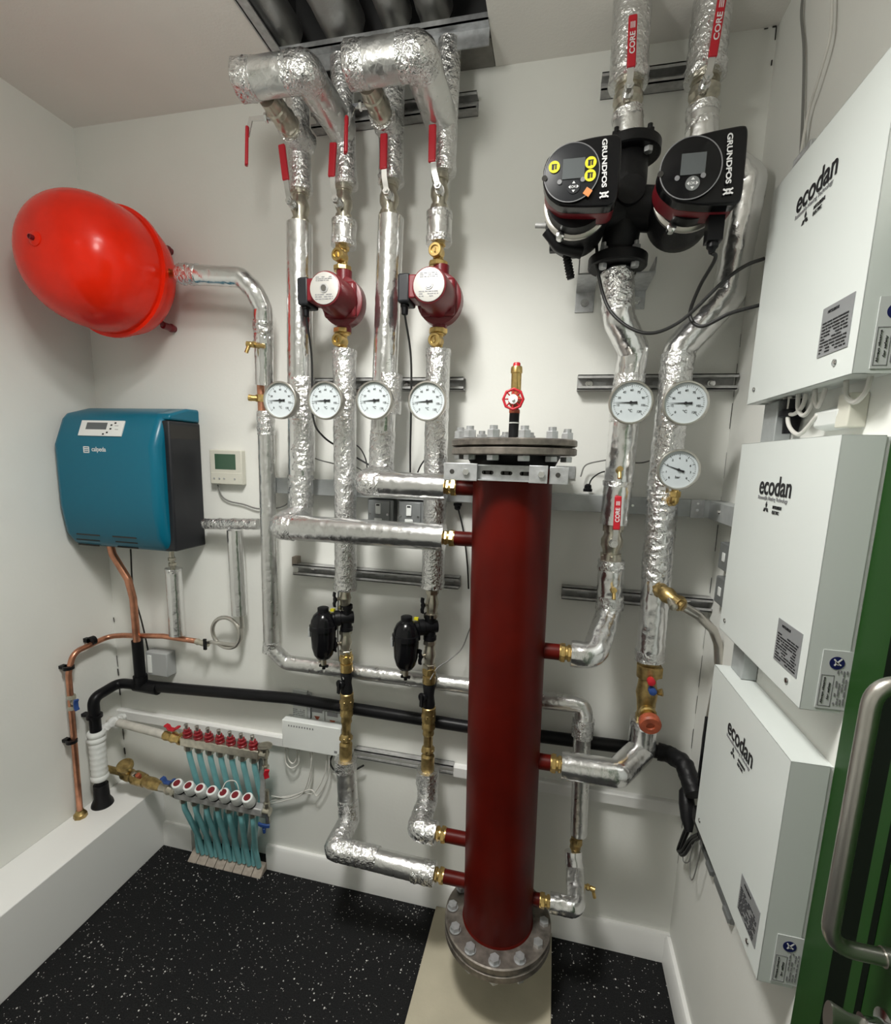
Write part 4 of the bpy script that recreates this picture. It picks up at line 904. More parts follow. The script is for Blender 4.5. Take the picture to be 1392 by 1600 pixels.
for px, py in ((257, 388), (263, 511)):
    c = P(px, py, .03); m = MB(); m.cyl(V((c.x, -.001, c.z)), V((c.x, -.055, c.z)), .012, 14); m.sphere(V((c.x, -.016, c.z)), .015, 14, 8); m.cyl(V((c.x, -.05, c.z)), V((VX+(c.x-VX)*.75, -.075, VZ+(c.z-VZ)*.75)), .009, 10); m.build('foot', PUMPRED, t)
c0 = P(252, 427, .14); c1 = P(284, 428, .14)
m = MB(); m.cyl(V((VX+.15, -.14, c1.z)), c1, .008, 14); m.hexa(c0+X_*.01, c0+X_*.024, .014); m.hexa(c0+X_*.028, c0+X_*.040, .012); m.cyl(c0+X_*.04, c1+X_*.02, .010, 14); m.build('vessel_union', BRASS, angle=28, label='small brass union between red vessel and its foil pipe', cat='fitting')
o = foil('foil pipe leaving the red vessel, bending down beside the leftmost gauge', [P(281, 428, .14), P(376, 433, .14), P(398, 455, .13), P(411, 482, .11), P(413, 602, .08)], .0300, .03, FOIL, .0016, [(P(283, 428, .14), P(310, 429, .14), .002), (P(411, 500, .11), P(412, 545, .09), .001)])
q = [P(407, 600, .08), P(409, 645, .08)]
t = thing('brass_fittings', 'copper and brass fittings in the gap of vessel pipe beside leftmost gauge', 'fitting', q[1])
MB().cyl(q[0], q[1], .0125, 16).build('copper_stub', COPPER, t); m = MB(); mid = (q[0]+q[1])/2; m.hexa(mid-Z_*.012, mid+Z_*.012, .018); m.cyl(mid, mid+V((-.028, -.012, 0)), .010, 12); m.lathe(mid+V((-.028, -.012, 0)), V((-1, -.4, .1)), [(0, .011), (.010, .011), (.012, .007), (.012, 0)], 12); m.build('vent_valve', BRASS, t, angle=30)
foil('long foil pipe running down by the thermostat, then level behind the tank', [P(415, 643, .08), P(424, 1012, .08), P(447, 1035, .07), P(729, 1071, .07), P(842, 1093, .085), P(914, 1101, .10), P(910, 1135, .102), P(904, 1302, .102)], .0275, .035, FOILM, .0010, [(P(415, 643, .08), P(416, 680, .08), .0015), (P(424, 1002, .08), P(423, 1018, .08), .002), (P(912, 1122, .102), P(909, 1150, .102), .006)])
q = P(898, 1314, .09); stacked('small brass valve in the thin foil pipe right of the tank near floor', 'brass_fittings', 'fitting', 903, 1299, 1333, .104, [(0, .011), (.2, .011), (.25, .018), (.4, .018), (.5, .021), (.6, .018), (.75, .018), (.8, .012), (1, .012)], DBRASS, [(.25, .4, .02)], 897)
n = NOZ['R3']; a = P(896, 1329, .108); c1 = V((P(899, 1426, .245).x, -.245, n.z)); c0 = V((c1.x, -.13, c1.z+.03))
foil('foil elbow near the floor entering the lowest right tank nozzle', [a, c0, c1, n], .029, .02, FOIL, .0020)

# ------------------------------------------------------------------ teal pressurisation unit and thermostat
CX0, CX1 = -1.772, -1.330
t = thing('pressurisation_unit', 'teal wall mounted pressurisation unit with black side in the left corner', 'unit', (-1.54, 0, 1.37))
prof = [(.03, 1.372), (.15, 1.366), (.185, 1.42), (.200, 1.53), (.200, 1.745), (.163, 1.838), (.145, 1.858), (.06, 1.884), (.0, 1.886)]
def prof_prism(pr, x0, x1): return MB().prism([V((x0, -d, z)) for d, z in pr], V((x1-x0, 0, 0)))
prof_prism(prof, CX0, CX1).build('cover', TEAL, t, bevel=.028, seg=6)
MB().box((CX1-.05, -.155, 1.374), (-1.310, -.002, 1.836)).build('black_side', DGREY, t, bevel=.006)
MB().box((-1.3115, -.150, 1.775), (-1.3095, -.010, 1.822)).build('side_slot', CAULK, t)
prof_prism([(.0, 1.838), (.150, 1.838), (.145, 1.858), (.06, 1.884), (.0, 1.886)], CX1-.05, -1.312).build('top_lip', TEAL, t, bevel=.008, seg=3)
# control panel on the sloping face
pa, pb_ = V((0, -.200, 1.745)), V((0, -.163, 1.838)); sl = (pb_-pa).normalized(); nn = X_.cross(sl)
pl = P(125, 667, .18).x; pr_ = P(192, 667, .18).x; pw = (pr_-pl)
cpos = V(((pl+pr_)/2, 0, 0))+pa+sl*.062+nn*.0022
cp = MB().obox(cpos, X_*pw/2, sl*.029, nn*.0018).build('control_panel', WHITE, t)
MB().obox(cpos+nn*.0016-X_*pw*.12+sl*.008, X_*pw*.24, sl*.013, nn*.0005).build('lcd', LCDG, cp)
for dx, dz in ((.22, .012), (.22, -.002), (.16, -.016), (.08, -.022), (.30, .020)): MB().obox(cpos+nn*.0016+X_*pw*dx+sl*dz, X_*.004, sl*.003, nn*.0005).build('button', INK, cp)
for dx, dz, l in ((.34, .010, .016), (.36, -.004, .014)): MB().obox(cpos+nn*.0016+X_*pw*dx+sl*dz, X_*l/2, sl*.001, nn*.0004).build('small_print', GINK, cp)
q = P(154.5, 703, .2); txt('calpeda', V((q.x, -.2004, q.z)), X_, Z_, .021, WINK, t, width=.060, bold=.01)
q = P(135, 702.5, .2); lg = MB(); c = V((q.x, -.2006, q.z))
for dx, dz, w_, h_ in ((0, .0095, .012, .0018), (0, -.0095, .012, .0018), (-.011, 0, .0018, .0095), (.011, 0, .0018, .0095), (0, .003, .008, .002), (0, -.003, .008, .0014)): lg.obox(c+X_*dx+Z_*dz, X_*w_, Y_*.0004, Z_*h_)
lg.build('logo_mark', WINK, t)
def cover_d(z):
    for (d0, z0), (d1, z1) in zip(prof[1:], prof[2:]):
        if z0 <= z <= z1: return d0+(d1-d0)*(z-z0)/(z1-z0)
    return .15
for x0p, x1p, yy in ((120, 156, 834), (120, 156, 842), (123, 155, 850), (176, 213, 838), (181, 215, 846), (184, 216, 854)):
    dd = .18
    for _ in range(6): dd = cover_d(P(x0p, yy, dd).z)
    a, b = P(x0p, yy, dd), P(x1p, yy+1.5, dd)
    MB().obox(V(((a.x+b.x)/2, -dd-.0002, a.z)), X_*(b.x-a.x)/2, Y_*.0012, Z_*.0026).build('vent_slot', CAULK, t)
t = thing('wall_thermostat', 'small cream wall thermostat with green screen beside the teal unit', 'thermostat', P(353, 758, .0))
x0, x1, z0, z1 = P(328, 730, .025).x, P(378, 730, .025).x, P(353, 757, .025).z, P(353, 703, .025).z
MB().box((x0, -.026, z0), (x1, -.0005, z1)).build('case', CREAM, t, bevel=.004, seg=3)
c = V(((x0+x1)/2, -.0262, (z0+z1)/2)); W_, H_ = x1-x0, z1-z0
MB().obox(c+X_*-.001+Z_*H_*.16, X_*W_*.32, Y_*.0006, Z_*H_*.22).build('screen', LCD, t)
MB().box((x0+.004, -.0275, z0+.002), (x1-.004, -.025, z0+H_*.34)).build('flap', CREAM, t, bevel=.001)
for k, dx in enumerate((-.36, -.2, -.05, .28)): MB().cyl(c+V((W_*dx, -.001, -H_*.33)), c+V((W_*dx, -.0035, -H_*.33)), .0035, 12).build('button', LGREY, t)
txt('COMFORT', c+Z_*H_*.43-X_*W_*.2, X_, Z_, .004, GINK, t) if False else None
cable('grey cable curving from the thermostat to the foil pipe', [P(340, 757, .015), P(346, 774, .012), P(358, 783, .01), P(380, 788, .01), P(405, 795, .012), P(440, 792, .010), P(462, 775, .012)], .0028, GCABLE)
# pipework under the teal unit
cp_pts = [P(172, 850, .09), P(176, 866, .09), P(200, 905, .08), P(208, 935, .075), P(214, 1002, .07)]
MB().tube(cp_pts, .0135, 18, .03).build('copper_pipe', COPPER, label='copper drain pipe dropping from the teal unit into the black waste pipe', cat='pipe')
cable('black cable dropping from the teal unit to the small grey box', [P(204, 858, .08), P(208, 920, .05), P(221, 970, .04), P(228, 1000, .02), P(232, 1020, .02)], .003)
foil('short foil cylinder hanging under the teal unit black side', [P(271, 888, .06), P(277, 992, .06)], .0290, 0, FOIL, .0008, [(P(271, 888, .06), P(271, 894, .06), .001)])
m = MB(); a, b = P(267, 855, .06), P(270, 890, .06); m.cyl(a, b, .009, 14); m.hexa(a+(b-a)*.45, a+(b-a)*.6, .014); m.hexa(a+(b-a)*.68, a+(b-a)*.85, .014); m.build('hose_union', NICKEL, angle=28, label='metal union on top of the short foil cylinder', cat='fitting')
o = foil('small crumpled foil pipe between the teal unit and long foil pipe', [P(320, 818, .06), P(404, 819, .07)], .0200, 0, FOILC, .0035)
foil('foil pipe hanging from the small crumpled foil pipe above the steel loop', [P(367, 828, .06), P(374, 960, .06)], .0285, 0, FOIL, .0007, [(P(367, 828, .06), P(367, 842, .06), -.004)])
c = P(355, 988, .055); r = P(377, 988, .055).x-c.x
th0 = math.radians(20); pts = [P(376, 958, .06), c+V((r*1.05, 0, r*.5))]+[c+V((r*math.cos(-a), -.008*a/6.3, r*math.sin(-a))) for a in [i*PI/12 for i in range(-2, 28)]]+[P(328, 1003, .06), P(318, 1005, .06)]
MB().tube(pts, .0075, 12).build('steel_loop', STAIN, label='ring shaped loop of stainless pipe on the wall', cat='pipe')
t = thing('drain_valve', 'small valve with black handle at end of the copper pipe beside the steel loop', 'valve', P(320, 1008, .06))
a, b = P(306, 1002, .06), P(326, 1007, .06); MB().lathe(a, b-a, [(0, .010), (.01, .013), (.02, .010), (.03, .012), ((b-a).length, .010)], 16).build('valve_body', NICKEL, t)
m = MB(); k = P(320, 1003, .075); m.obox(k-Z_*.010, X_*.006, Y_*.004, Z_*.022); m.cyl(P(320, 1004, .06), k, .005, 10); m.build('handle', BLACK, t, bevel=.001)
xl = XL+.035
cz0 = RW(146, 1003, xl).z
MB().tube([P(308, 1002, .05), P(255, 994, .05), V((XL+.10, -.05, P(195, 993, .05).z)), V((xl, -.06, P(190, 995, .05).z)), V((xl, RW(114, 1018, xl).y, RW(114, 1020, xl).z)), RW(107, 1052, xl), RW(125, 1268, xl)], .0105, 16, .05).build('copper_pipe', COPPER, label='thin copper pipe running round the corner and down to the white plinth', cat='pipe')
for nm, px, py, lab in (('pipe_clip', 107, 1043, 'dark pipe clip high on the thin copper pipe by the left wall'), ('pipe_clip', 112, 1158, 'dark pipe clip low on the thin copper pipe by the left wall')):
    c = RW(px, py, xl); m = MB(); m.cyl(c-Z_*.006, c+Z_*.006, .019, 18); m.box((XL, c.y-.010, c.z-.006), (xl, c.y+.010, c.z+.006)); m.build(nm, BLACK, label=lab, cat='clip', group='clips on the copper pipe')
c = V((xl, -.10, cz0)); c = RW(144, 1001, xl); m = MB(); m.cyl(c-Y_*.008, c+Y_*.008, .018, 18); m.box((XL, c.y-.008, c.z-.008), (xl, c.y+.008, c.z+.008)); m.build('pipe_clip', BLACK, label='dark pipe clip where the thin copper pipe rounds the corner', cat='clip', group='clips on the copper pipe')
c = RW(125, 1266, xl); m = MB(); m.lathe(V((c.x, c.y, ZP)), Z_, [(0, .024), (.014, .023), (.022, .016), (.03, .013)], 8); m.build('pipe_collar', DBRASS, label='dark stained collar where thin copper pipe meets the plinth', cat='collar')
t = thing('stop_valve', 'small valve with blue handle on the thin copper pipe', 'valve', RW(110, 1100, xl))
c = RW(112, 1097, xl); m = MB(); m.hexa(c-Z_*.03, c-Z_*.014, .016); m.hexa(c+Z_*.014, c+Z_*.03, .016); m.cyl(c-Z_*.02, c+Z_*.02, .013, 14); m.cyl(c, c+V((.03, -.01, 0)), .007, 10); m.build('valve_body', NICKEL, t, angle=28)
c2 = c+V((.034, -.012, 0)); m = MB(); m.strip([c2+Z_*.022+X_*.005, c2+Z_*.010, c2-Z_*.010, c2-Z_*.022+X_*.005], (1, -.3, 0), .016, .008); m.build('blue_handle', BLUE, t, bevel=.002)
# black waste pipe
xw = XL+.055
MB().tube([P(222, 1071, .05), P(452, 1091, .04), P(740, 1137, .036), P(1015, 1172, .036), P(1042, 1177, .05), P(1066, 1190, .10), P(1084, 1240, .18)], .0215, 20, .04).build('waste_pipe', BLACK, label='long black waste pipe running level along the wall behind the tank', cat='pipe')
tx = P(215, 1000, .06); MB().tube([P(1028, 1174, .042), P(1044, 1178, .05), P(1068, 1192, .10), P(1086, 1242, .18)], .0275, 20, .04, 8, .006, .003, 60).build('rubber_sleeve', IRON, label='black rubber lagging on the end of the waste pipe in the corner', cat='sleeve')
t = thing('waste_branch', 'black waste tee and elbow in the left corner going down to the plinth', 'pipe', V((xw, -.17, ZP)))
zt_ = P(222, 1071, .05).z
MB().cyl(V((tx.x, -.06, zt_)), V((tx.x, -.062, tx.z)), .021, 20).build('riser', BLACK, t)
m = MB(); m.cyl(V((tx.x-.035, -.05, zt_)), V((tx.x+.075, -.05, zt_-.002)), .0265, 20); m.cyl(V((tx.x, -.06, zt_+.02)), V((tx.x, -.06, zt_+.05)), .0265, 20); m.build('tee', BLACK, t)
bb = FL(155, 1255, ZP); e1 = RW(150, 1085, xw)
m = MB(); m.tube([V((tx.x, -.05, zt_)), V((xw, -.05, zt_-.004)), V((xw, bb.y, zt_-.014)), V((xw, bb.y, ZP))], .0205, 20, .035); m.build('bend', BLACK, t)
m = MB(); m.lathe(V((xw, bb.y, ZP)), Z_, [(0, .040), (.010, .038), (.03, .028), (.09, .0265), (.092, .022)], 24); m.build('shoe', IRON, t)
zc_ = RW(140, 1123, xw).z; m = MB(); m.cyl(V((xw, bb.y, zc_-.006)), V((xw, bb.y, zc_+.006)), .028, 18); m.box((XL, bb.y-.01, zc_-.006), (xw, bb.y+.01, zc_+.006)); m.build('pipe_clip', BLACK, t)
zl1, zl0 = RW(148, 1143, xw).z, RW(150, 1222, xw).z
pr = []; N = 9
for i in range(N):
    z_ = (zl1-zl0)*i/N; pr += [(z_, .0275), (z_+(zl1-zl0)/N*.3, .0295 if i not in (0, N-1, N-2) else .0325), (z_+(zl1-zl0)/N*.7, .0295 if i not in (0, N-1, N-2) else .0325)]
pr.append((zl1-zl0, .028)); MB().lathe(V((xw, bb.y, zl0)), Z_, pr, 28).build('white_lagging', WHITE, t, label='white ribbed sleeve', angle=40)
m = MB(); m.tube([RW(160, 1142, xw), P(178, 1126, .10), P(192, 1121, .05)], .016, 16, .03, 6, .004, .006, 80); m.build('wrapped_pipe', WRAPW, label='crumpled white wrapped pipe stub between white sleeve and the corner', cat='pipe')
t = thing('junction_box', 'small grey junction box with white switch above the black waste pipe', 'box', P(247, 1058, 0))
x0, x1, z0, z1 = P(229, 1040, .045).x, P(262, 1040, .045).x, P(247, 1056, .045).z, P(247, 1020, .045).z
MB().box((x0, -.048, z0), (x1, 0, z1)).build('case', LGREY, t, bevel=.004)
MB().box((x0+.012, -.052, z0+.012), (x0+.030, -.047, z1-.014)).build('switch', WHITE, t, bevel=.001)
# ------------------------------------------------------------------ underfloor heating manifold
t = thing('heating_manifold', 'underfloor heating manifold with red flow meters and white actuator heads by the plinth', 'manifold', (-1.2, -.12, .35))
MX0, MX1 = P(286, 1155, .12).x, P(408, 1175, .12).x
ZT, ZL = .612, .372
xs = [MX0+.025+(MX1-MX0-.055)*k/6 for k in range(7)]
bx0 = P(277, 1238, .12).x; xb = [bx0+.030+(MX1-bx0-.075)*k/6 for k in range(7)]
MB().box((MX0, -.140, ZT-.018), (MX1, -.104, ZT+.018)).build('flow_bar', NICKEL, t, bevel=.004)
MB().box((bx0, -.140, ZL-.016), (MX1+.005, -.104, ZL+.016)).build('return_bar', DSTEEL, t, bevel=.004)
for k, x in enumerate(xs):
    fm = MB().lathe(V((x, -.122, ZT+.018)), V((0, -.12, 1)), [(0, .0175), (.008, .018), (.010, .015), (.014, .017), (.022, .016), (.024, .012), (.034, .0115), (.036, .006), (.036, 0)], 12).build('flow_meter', METRED, t)
    MB().lathe(V((x, -.126, ZT+.050)), V((0, -.12, 1)), [(0, .0075), (.022, .0075), (.024, .004), (.024, 0)], 12).build('sight_glass', STAIN, fm)
    m = MB(); m.hexa(V((x, -.122, ZT-.040)), V((x, -.122, ZT-.018)), .0165); m.build('outlet_nut', NICKEL, t, angle=25)
for k, x in enumerate(xb):
    a = V((0, -.42, .9)).normalized(); b0 = V((x, -.126, ZL+.014))
    MB().lathe(b0, a, [(0, .015), (.010, .020), (.016, .020)], 20).build('actuator_base', BLACK, t)
    ac = MB().lathe(b0+a*.016, a, [(0, .020), (.004, .0215), (.030, .0215), (.042, .020), (.044, .018)], 24).build('actuator_head', WHITE, t)
    MB().lathe(b0+a*.0602, a, [(0, .013), (.0015, .013), (.0015, 0)], 20).build('actuator_cap', PUMPRED, ac, label='dark red cap')
    m = MB(); m.hexa(V((x, -.122, ZL-.036)), V((x, -.122, ZL-.016)), .0155); m.build('outlet_nut', NICKEL, t, angle=25)
fx0, fx1 = P(309, 1325, .03).x, P(409, 1350, .03).x
for k in range(7):
    xe = fx0+(fx1-fx0)*(k+.20)/6.9; x = xs[k]
    MB().tube([V((x, -.122, ZT-.036)), V((x, -.119, ZT-.07)), V((x, -.085, ZL+.02)), V((x+(xe-x)*.5, -.065, ZL-.10)), V((xe, -.040, .10)), V((xe, -.036, .03))], .0105, 14, .08).build('blue_pipe', TBLUE, t)
    xe = fx0+(fx1-fx0)*(k+.75)/6.9; x = xb[k]
    MB().tube([V((x, -.122, ZL-.034)), V((x, -.119, ZL-.07)), V((xe, -.060, .13)), V((xe, -.040, .03))], .0105, 14, .08).build('blue_pipe', TBLUE, t)
for x in (MX0+.03, MX1-.012):
    MB().box((x-.012, -.104, ZL-.05), (x+.012, -.003, ZL-.045) if False else (x+.012, -.098, ZT+.03)).build('mounting_bracket', DSTEEL, t) if x > -1.2 else None
m = MB(); ex = MX1+.012; m.cyl(V((ex-.012, -.122, ZT)), V((ex+.014, -.122, ZT)), .016, 16); m.lathe(V((ex+.006, -.122, ZT-.02)), Z_, [(0, .010), (.03, .012), (.045, .014), (.05, .026), (.056, .027), (.058, .022), (.058, 0)], 20); m.build('air_vent', NICKEL, t)
m = MB(); m.cyl(V((ex+.006, -.122, ZT-.02)), V((ex+.006, -.122, ZT-.09)), .008, 12); m.hexa(V((ex+.006, -.122, ZT-.06)), V((ex+.006, -.122, ZT-.045)), .013); m.build('fill_valve', NICKEL, t, angle=30)
m = MB(); c = V((ex+.012, -.13, ZT-.075)); m.strip([c+Z_*.018+X_*.006, c, c-Z_*.018+X_*.004], (.6, -.8, 0), .018, .008); m.build('red_handle', LEVRED, t, bevel=.002)
m = MB(); m.cyl(V((ex-.012, -.122, ZL)), V((ex+.020, -.122, ZL)), .016, 16); m.cyl(V((ex+.008, -.122, ZL)), V((ex+.008, -.122, ZL+.09)), .008, 12); m.hexa(V((ex+.006, -.122, ZL+.02)), V((ex+.006, -.122, ZL+.04)), .013); m.cyl(V((ex+.008, -.122, ZL)), V((ex+.008, -.122, ZL-.05)), .009, 12); m.build('drain_valve', NICKEL, t, angle=30)
m = MB(); c = V((ex+.004, -.14, ZL-.045)); m.strip([c-X_*.024, c-X_*.012+FRONT*.004, c+X_*.012+FRONT*.004, c+X_*.024], FRONT, .014, .008); m.lathe(c+Z_*-.012, -Z_, [(0, .008), (.022, .006), (.024, .003)], 12); m.build('blue_handle', BLUE, t, bevel=.002)
# supply pipes from the left corner
c0 = V((XL+.03, -.085, ZT)); c1 = V((P(256, 1148, .12).x, -.115, ZT))
MB().tube([c0, c1], .0165, 20).build('supply_pipe', OFFW, label='pale pipe from the corner to the red handled manifold valve', cat='pipe')
t = thing('ball_valve', 'brass valve with small red wing handle at the left end of manifold', 'valve', c1)
e = V((MX0, -.122, ZT)); L = (e-c1).length
m = MB(); m.lathe(c1, e-c1, [(0, .017), (.01, .020), (L*.3, .017), (L*.5, .022), (L*.7, .017), (L-.012, .020), (L, .016)], 20); m.hexa(e-X_*.018, e-X_*.004, .023); m.build('valve_body', BRASS, t, angle=30)
mid = c1+(e-c1)*.45; MB().cyl(mid, mid+Z_*.030, .006, 12).build('stem', NICKEL, t)
m = MB(); m.strip([mid+Z_*.046-X_*.032, mid+Z_*.044-X_*.020, mid+Z_*.032-X_*.012, mid+Z_*.032+X_*.012, mid+Z_*.044+X_*.020, mid+Z_*.046+X_*.032], Z_, .020, .008); m.build('red_wing_handle', LEVRED, t, bevel=.002)
c0 = V((P(184, 1204, .12).x, -.10, ZL+.020)); e = V((bx0, -.122, ZL)); L = (e-c0).length; u = (e-c0).normalized()
t = thing('balancing_valve', 'tarnished brass balancing valve with tilted handwheel beside the white plinth', 'valve', c0)
m = MB(); m.tube([V((XL+.01, -.10, ZL+.024)), c0], .014, 16); m.lathe(c0, u, [(0, .016), (.012, .024), (.04, .026), (.055, .022), (.07, .028), (.10, .027), (.12, .021), (.14, .022), (.16, .024), (L*.72, .018)], 20); m.hexa(c0+u*.10, c0+u*.125, .026); m.build('valve_body', DBRASS, t, angle=30)
k0 = c0+u*.035; k1 = k0+V((.012, -.022, .052)); m = MB(); m.cyl(k0, k1, .014, 14); m.build('bonnet', BRASS, t)
d_ = (k1-k0).normalized(); MB().lathe(k1, d_, [(0, .018), (.003, .030), (.016, .031), (.022, .026), (.022, 0)], 24).build('handwheel', DBRASS, t)
for dx, mm, lb in ((.088, NICKEL, None), (.112, BROWN, 'reddish test cap')):
    q = c0+u*dx; MB().lathe(q, V((0, -.5, .85)), [(.015, .006), (.034, .006), (.035, .010), (.048, .009), (.05, 0)], 12).build('test_cap', mm, t, label=lb)
t = thing('ball_valve', 'small valve with blue wing handle between brass balancing valve and manifold', 'valve', e)
q0 = c0+u*(L*.70); L2 = (e-q0).length
m = MB(); m.lathe(q0, u, [(0, .016), (.01, .019), (L2*.35, .016), (L2*.55, .021), (L2*.75, .016), (L2-.01, .019), (L2, .016)], 20); m.hexa(e-u*.018, e-u*.003, .022); m.build('valve_body', NICKEL, t, angle=30)
mid = q0+u*L2*.5; MB().cyl(mid, mid+Z_*.028, .006, 12).build('stem', NICKEL, t)
m = MB(); m.strip([mid+Z_*.046-X_*.030, mid+Z_*.044-X_*.020, mid+Z_*.030-X_*.012, mid+Z_*.030+X_*.012, mid+Z_*.044+X_*.020, mid+Z_*.046+X_*.030], Z_, .020, .008); m.build('blue_wing_handle', BLUE, t, bevel=.002)
# guide blocks at the floor
t = thing('pipe_guide', 'tan grooved pipe guide on the floor where the blue pipes enter', 'guide', (fx0, -.03, 0))
gx0, gx1 = fx0-.022, fx1+.018
for k in range(8):
    a, b = gx0+(gx1-gx0)*k/8, gx0+(gx1-gx0)*(k+1)/8-.003
    MB().prism([V((a, -.068, 0)), V((a, -.066, .004)), V((a, -.030, .030)), V((a, -.018, .034)), V((a, -.018, 0))], V((b-a, 0, 0))).build('guide_block', MDFE, t, bevel=.001)
MB().box((gx0+.004, -.018, 0), (gx1-.004, -.0005, .055)).build('back_strip', BLACK, t)

# ------------------------------------------------------------------ wiring box, plates, sockets and loose cables
t = thing('wiring_box', 'white rectangular wiring centre box below the black waste pipe', 'box', P(486, 1175, .05))
x0, x1 = P(441, 1145, .05).x, P(533, 1160, .05).x; z1, z0 = P(441, 1124, .05).z, P(441, 1167, .05).z
MB().box((x0, -.052, z0), (x1, -.022, z1)).build('lid', WHITE, t, bevel=.003, seg=3)
MB().box((x0+.004, -.024, z0+.004), (x1-.004, 0, z1-.004)).build('base', WHITE, t)
for k in range(10): MB().obox(V((x0+.030+k*.0112, -.0522, z1-.020)), X_*.0025, Y_*.0004, Z_*.0035).build('indicator', GINK, t)
MB().obox(V((x1-.022, -.0522, z0+.018)), X_*.006, Y_*.0004, Z_*.005).build('logo_mark', GINK, t)
t = thing('control_plate', 'grey metal control plate on the wall behind the black waste pipe', 'plate', P(470, 1120, .0))
x0, x1 = P(458, 1095, .01).x, P(485, 1095, .01).x; z0, z1 = P(470, 1124, .01).z, P(470, 1079, .01).z
MB().box((x0, -.012, z0), (x1-.014, 0, z1)).build('plate', STICK, t, bevel=.001); MB().box((x1-.012, -.013, z0), (x1, 0, z1-.006)).build('side_channel', STEEL, t)
q = V(((x0+x1)/2-.012, -.0122, z0+.03)); lines(q, X_, Z_, .05, .03, 4, GINK, t, seed=5)
for k, (xa, xb_, py0, py1) in enumerate(((487, 507, 1108, 1130), (508, 534, 1112, 1138))):
    t = thing('warning_label', ('white label with red warning triangle, left one above the wiring box', 'white label with red warning triangle, right one above the wiring box')[k], 'label', P(xa, py1, .0))
    a, b = P(xa, py0, .008), P(xb_, py1, .008); MB().box((a.x, -.008, b.z), (b.x, 0, a.z)).build('plate', STICK, t)
    c = V(((a.x+b.x)/2-.004, -.0084, b.z+(a.z-b.z)*.30)); s_ = .012
    MB().prism([c+V((-s_, 0, s_*.8)), c+V((s_, 0, s_*.8)), c+V((0, 0, -s_*.9))], FRONT*.0006).build('red_triangle', BROWN, t)
    MB().obox(c+Z_*.034, X_*.022, Y_*.0005, Z_*.009).build('printed_bar', GINK, t)
cable('loop of white cable hanging under left end of the wiring box', [P(446, 1168, .03), P(446, 1190, .03), P(455, 1200, .035), P(466, 1193, .03), P(467, 1172, .03)], .0028, WCABLE)
cable('second loop of white cable under left end of the wiring box', [P(450, 1169, .024), P(450, 1185, .024), P(457, 1193, .026), P(463, 1186, .024), P(464, 1172, .024)], .0028, WCABLE)
for i, (pts, lab) in enumerate((([(484, 1176), (487, 1205), (478, 1235), (455, 1243), (425, 1248)], 'white cable from wiring box middle sagging to the manifold'),
                               ([(488, 1176), (484, 1208), (472, 1240), (448, 1250), (422, 1256)], 'white cable crossing from wiring box to the manifold, lower one'),
                               ([(511, 1181), (507, 1210), (492, 1238), (480, 1240), (460, 1242), (424, 1252)], 'white cable from wiring box right end to the manifold'),
                               ([(515, 1181), (512, 1215), (496, 1243), (484, 1234), (450, 1246), (424, 1244)], 'white cable looping lowest from wiring box right end to manifold'))):
    cable(lab, [P(x, y, .03+.006*(i % 2)) for x, y in pts], .0026, WCABLE)
cable('black cable curving down from the wiring box right corner behind the foil pipe', [P(519, 1180, .03), P(516, 1192, .03), P(524, 1204, .03), P(545, 1207, .03), P(568, 1196, .035)], .0035)
cable('thin white cable curl on the manifold actuators', [V((xb[4]-.01, -.15, ZL+.07)), V((xb[4]+.0, -.13, ZL+.098)), V((xb[4]+.03, -.12, ZL+.10)), V((xb[4]+.045, -.12, ZL+.07)), V((xb[4]+.035, -.115, ZL+.03))], .002, WCABLE)
for k, (xa, xb_, lab) in enumerate(((576, 609, 'grey metal switched fuse unit under the trunking, left of the pair'), (624, 657, 'grey metal switched fuse unit under the trunking, right of the pair'))):
    t = thing('fused_switch', lab, 'switch', P(xa, 816, 0), 'fused switches under the trunking')
    a, b = P(xa, 781+k*3, .045), P(xb_, 815+k*2, .045)
    MB().box((a.x-.004, -.043, b.z-.03), (b.x+.012, 0, a.z+.004)).build('back_box', GREYP, t, bevel=.003)
    MB().box((a.x, -.048, b.z-.026), (b.x, -.043, a.z)).build('plate', GREYP, t, bevel=.002)
    w_ = b.x-a.x; h_ = a.z-b.z; cx = a.x+w_*.47
    rk = MB().box((cx-.009, -.053, a.z-.046), (cx+.009, -.047, a.z-.010)).build('rocker', WHITE, t, bevel=.0015)
    MB().box((cx-.006, -.0536, a.z-.018), (cx+.006, -.053, a.z-.012)).build('neon', INK, rk)
    MB().box((cx-.014, -.051, b.z-.012), (cx+.014, -.047, b.z+.010)).build('fuse_carrier', WHITE, t, bevel=.0015)
    for sx in (.08, .9): MB().cyl(V((a.x+w_*sx, -.048, a.z-.047)), V((a.x+w_*sx, -.050, a.z-.047)), .004, 12).build('screw', CHROME, t)
def gland(lab, px, py, d, up_=-1):
    c = P(px, py, d); m = MB(); m.lathe(c, Z_*up_, [(0, .014), (.008, .014), (.010, .011), (.020, .010), (.024, .005)], 16)
    return m.build('cable_gland', BLACK, label=lab, cat='gland')
gland('black cable gland under the trunking just left of the tank', 715, 786, .03); gland('black cable gland on trunking right of the tank', 918, 768, .03, 1); gland('black cable gland on trunking above the left fused switch', 574, 752, .03, 1)
cable('thin black cable from trunking gland dropping behind the tank', [P(716, 796, .03), P(724, 830, .03), P(730, 880, .03), P(732, 920, .03)], .0028)
cable('thin grey sensor cable from tank edge to the right filter fittings', [P(745, 960, .03), P(733, 985, .05), P(722, 1012, .06), P(703, 1030, .09), P(683, 1044, .12), P(672, 1062, .145)], .0022, GCABLE)
cable('thin grey sensor cable from the left filter up behind second riser', [P(529, 906, .09), P(528, 960, .09), P(528, 1010, .10), P(532, 1045, .12), P(537, 1062, .145)], .0022, GCABLE)
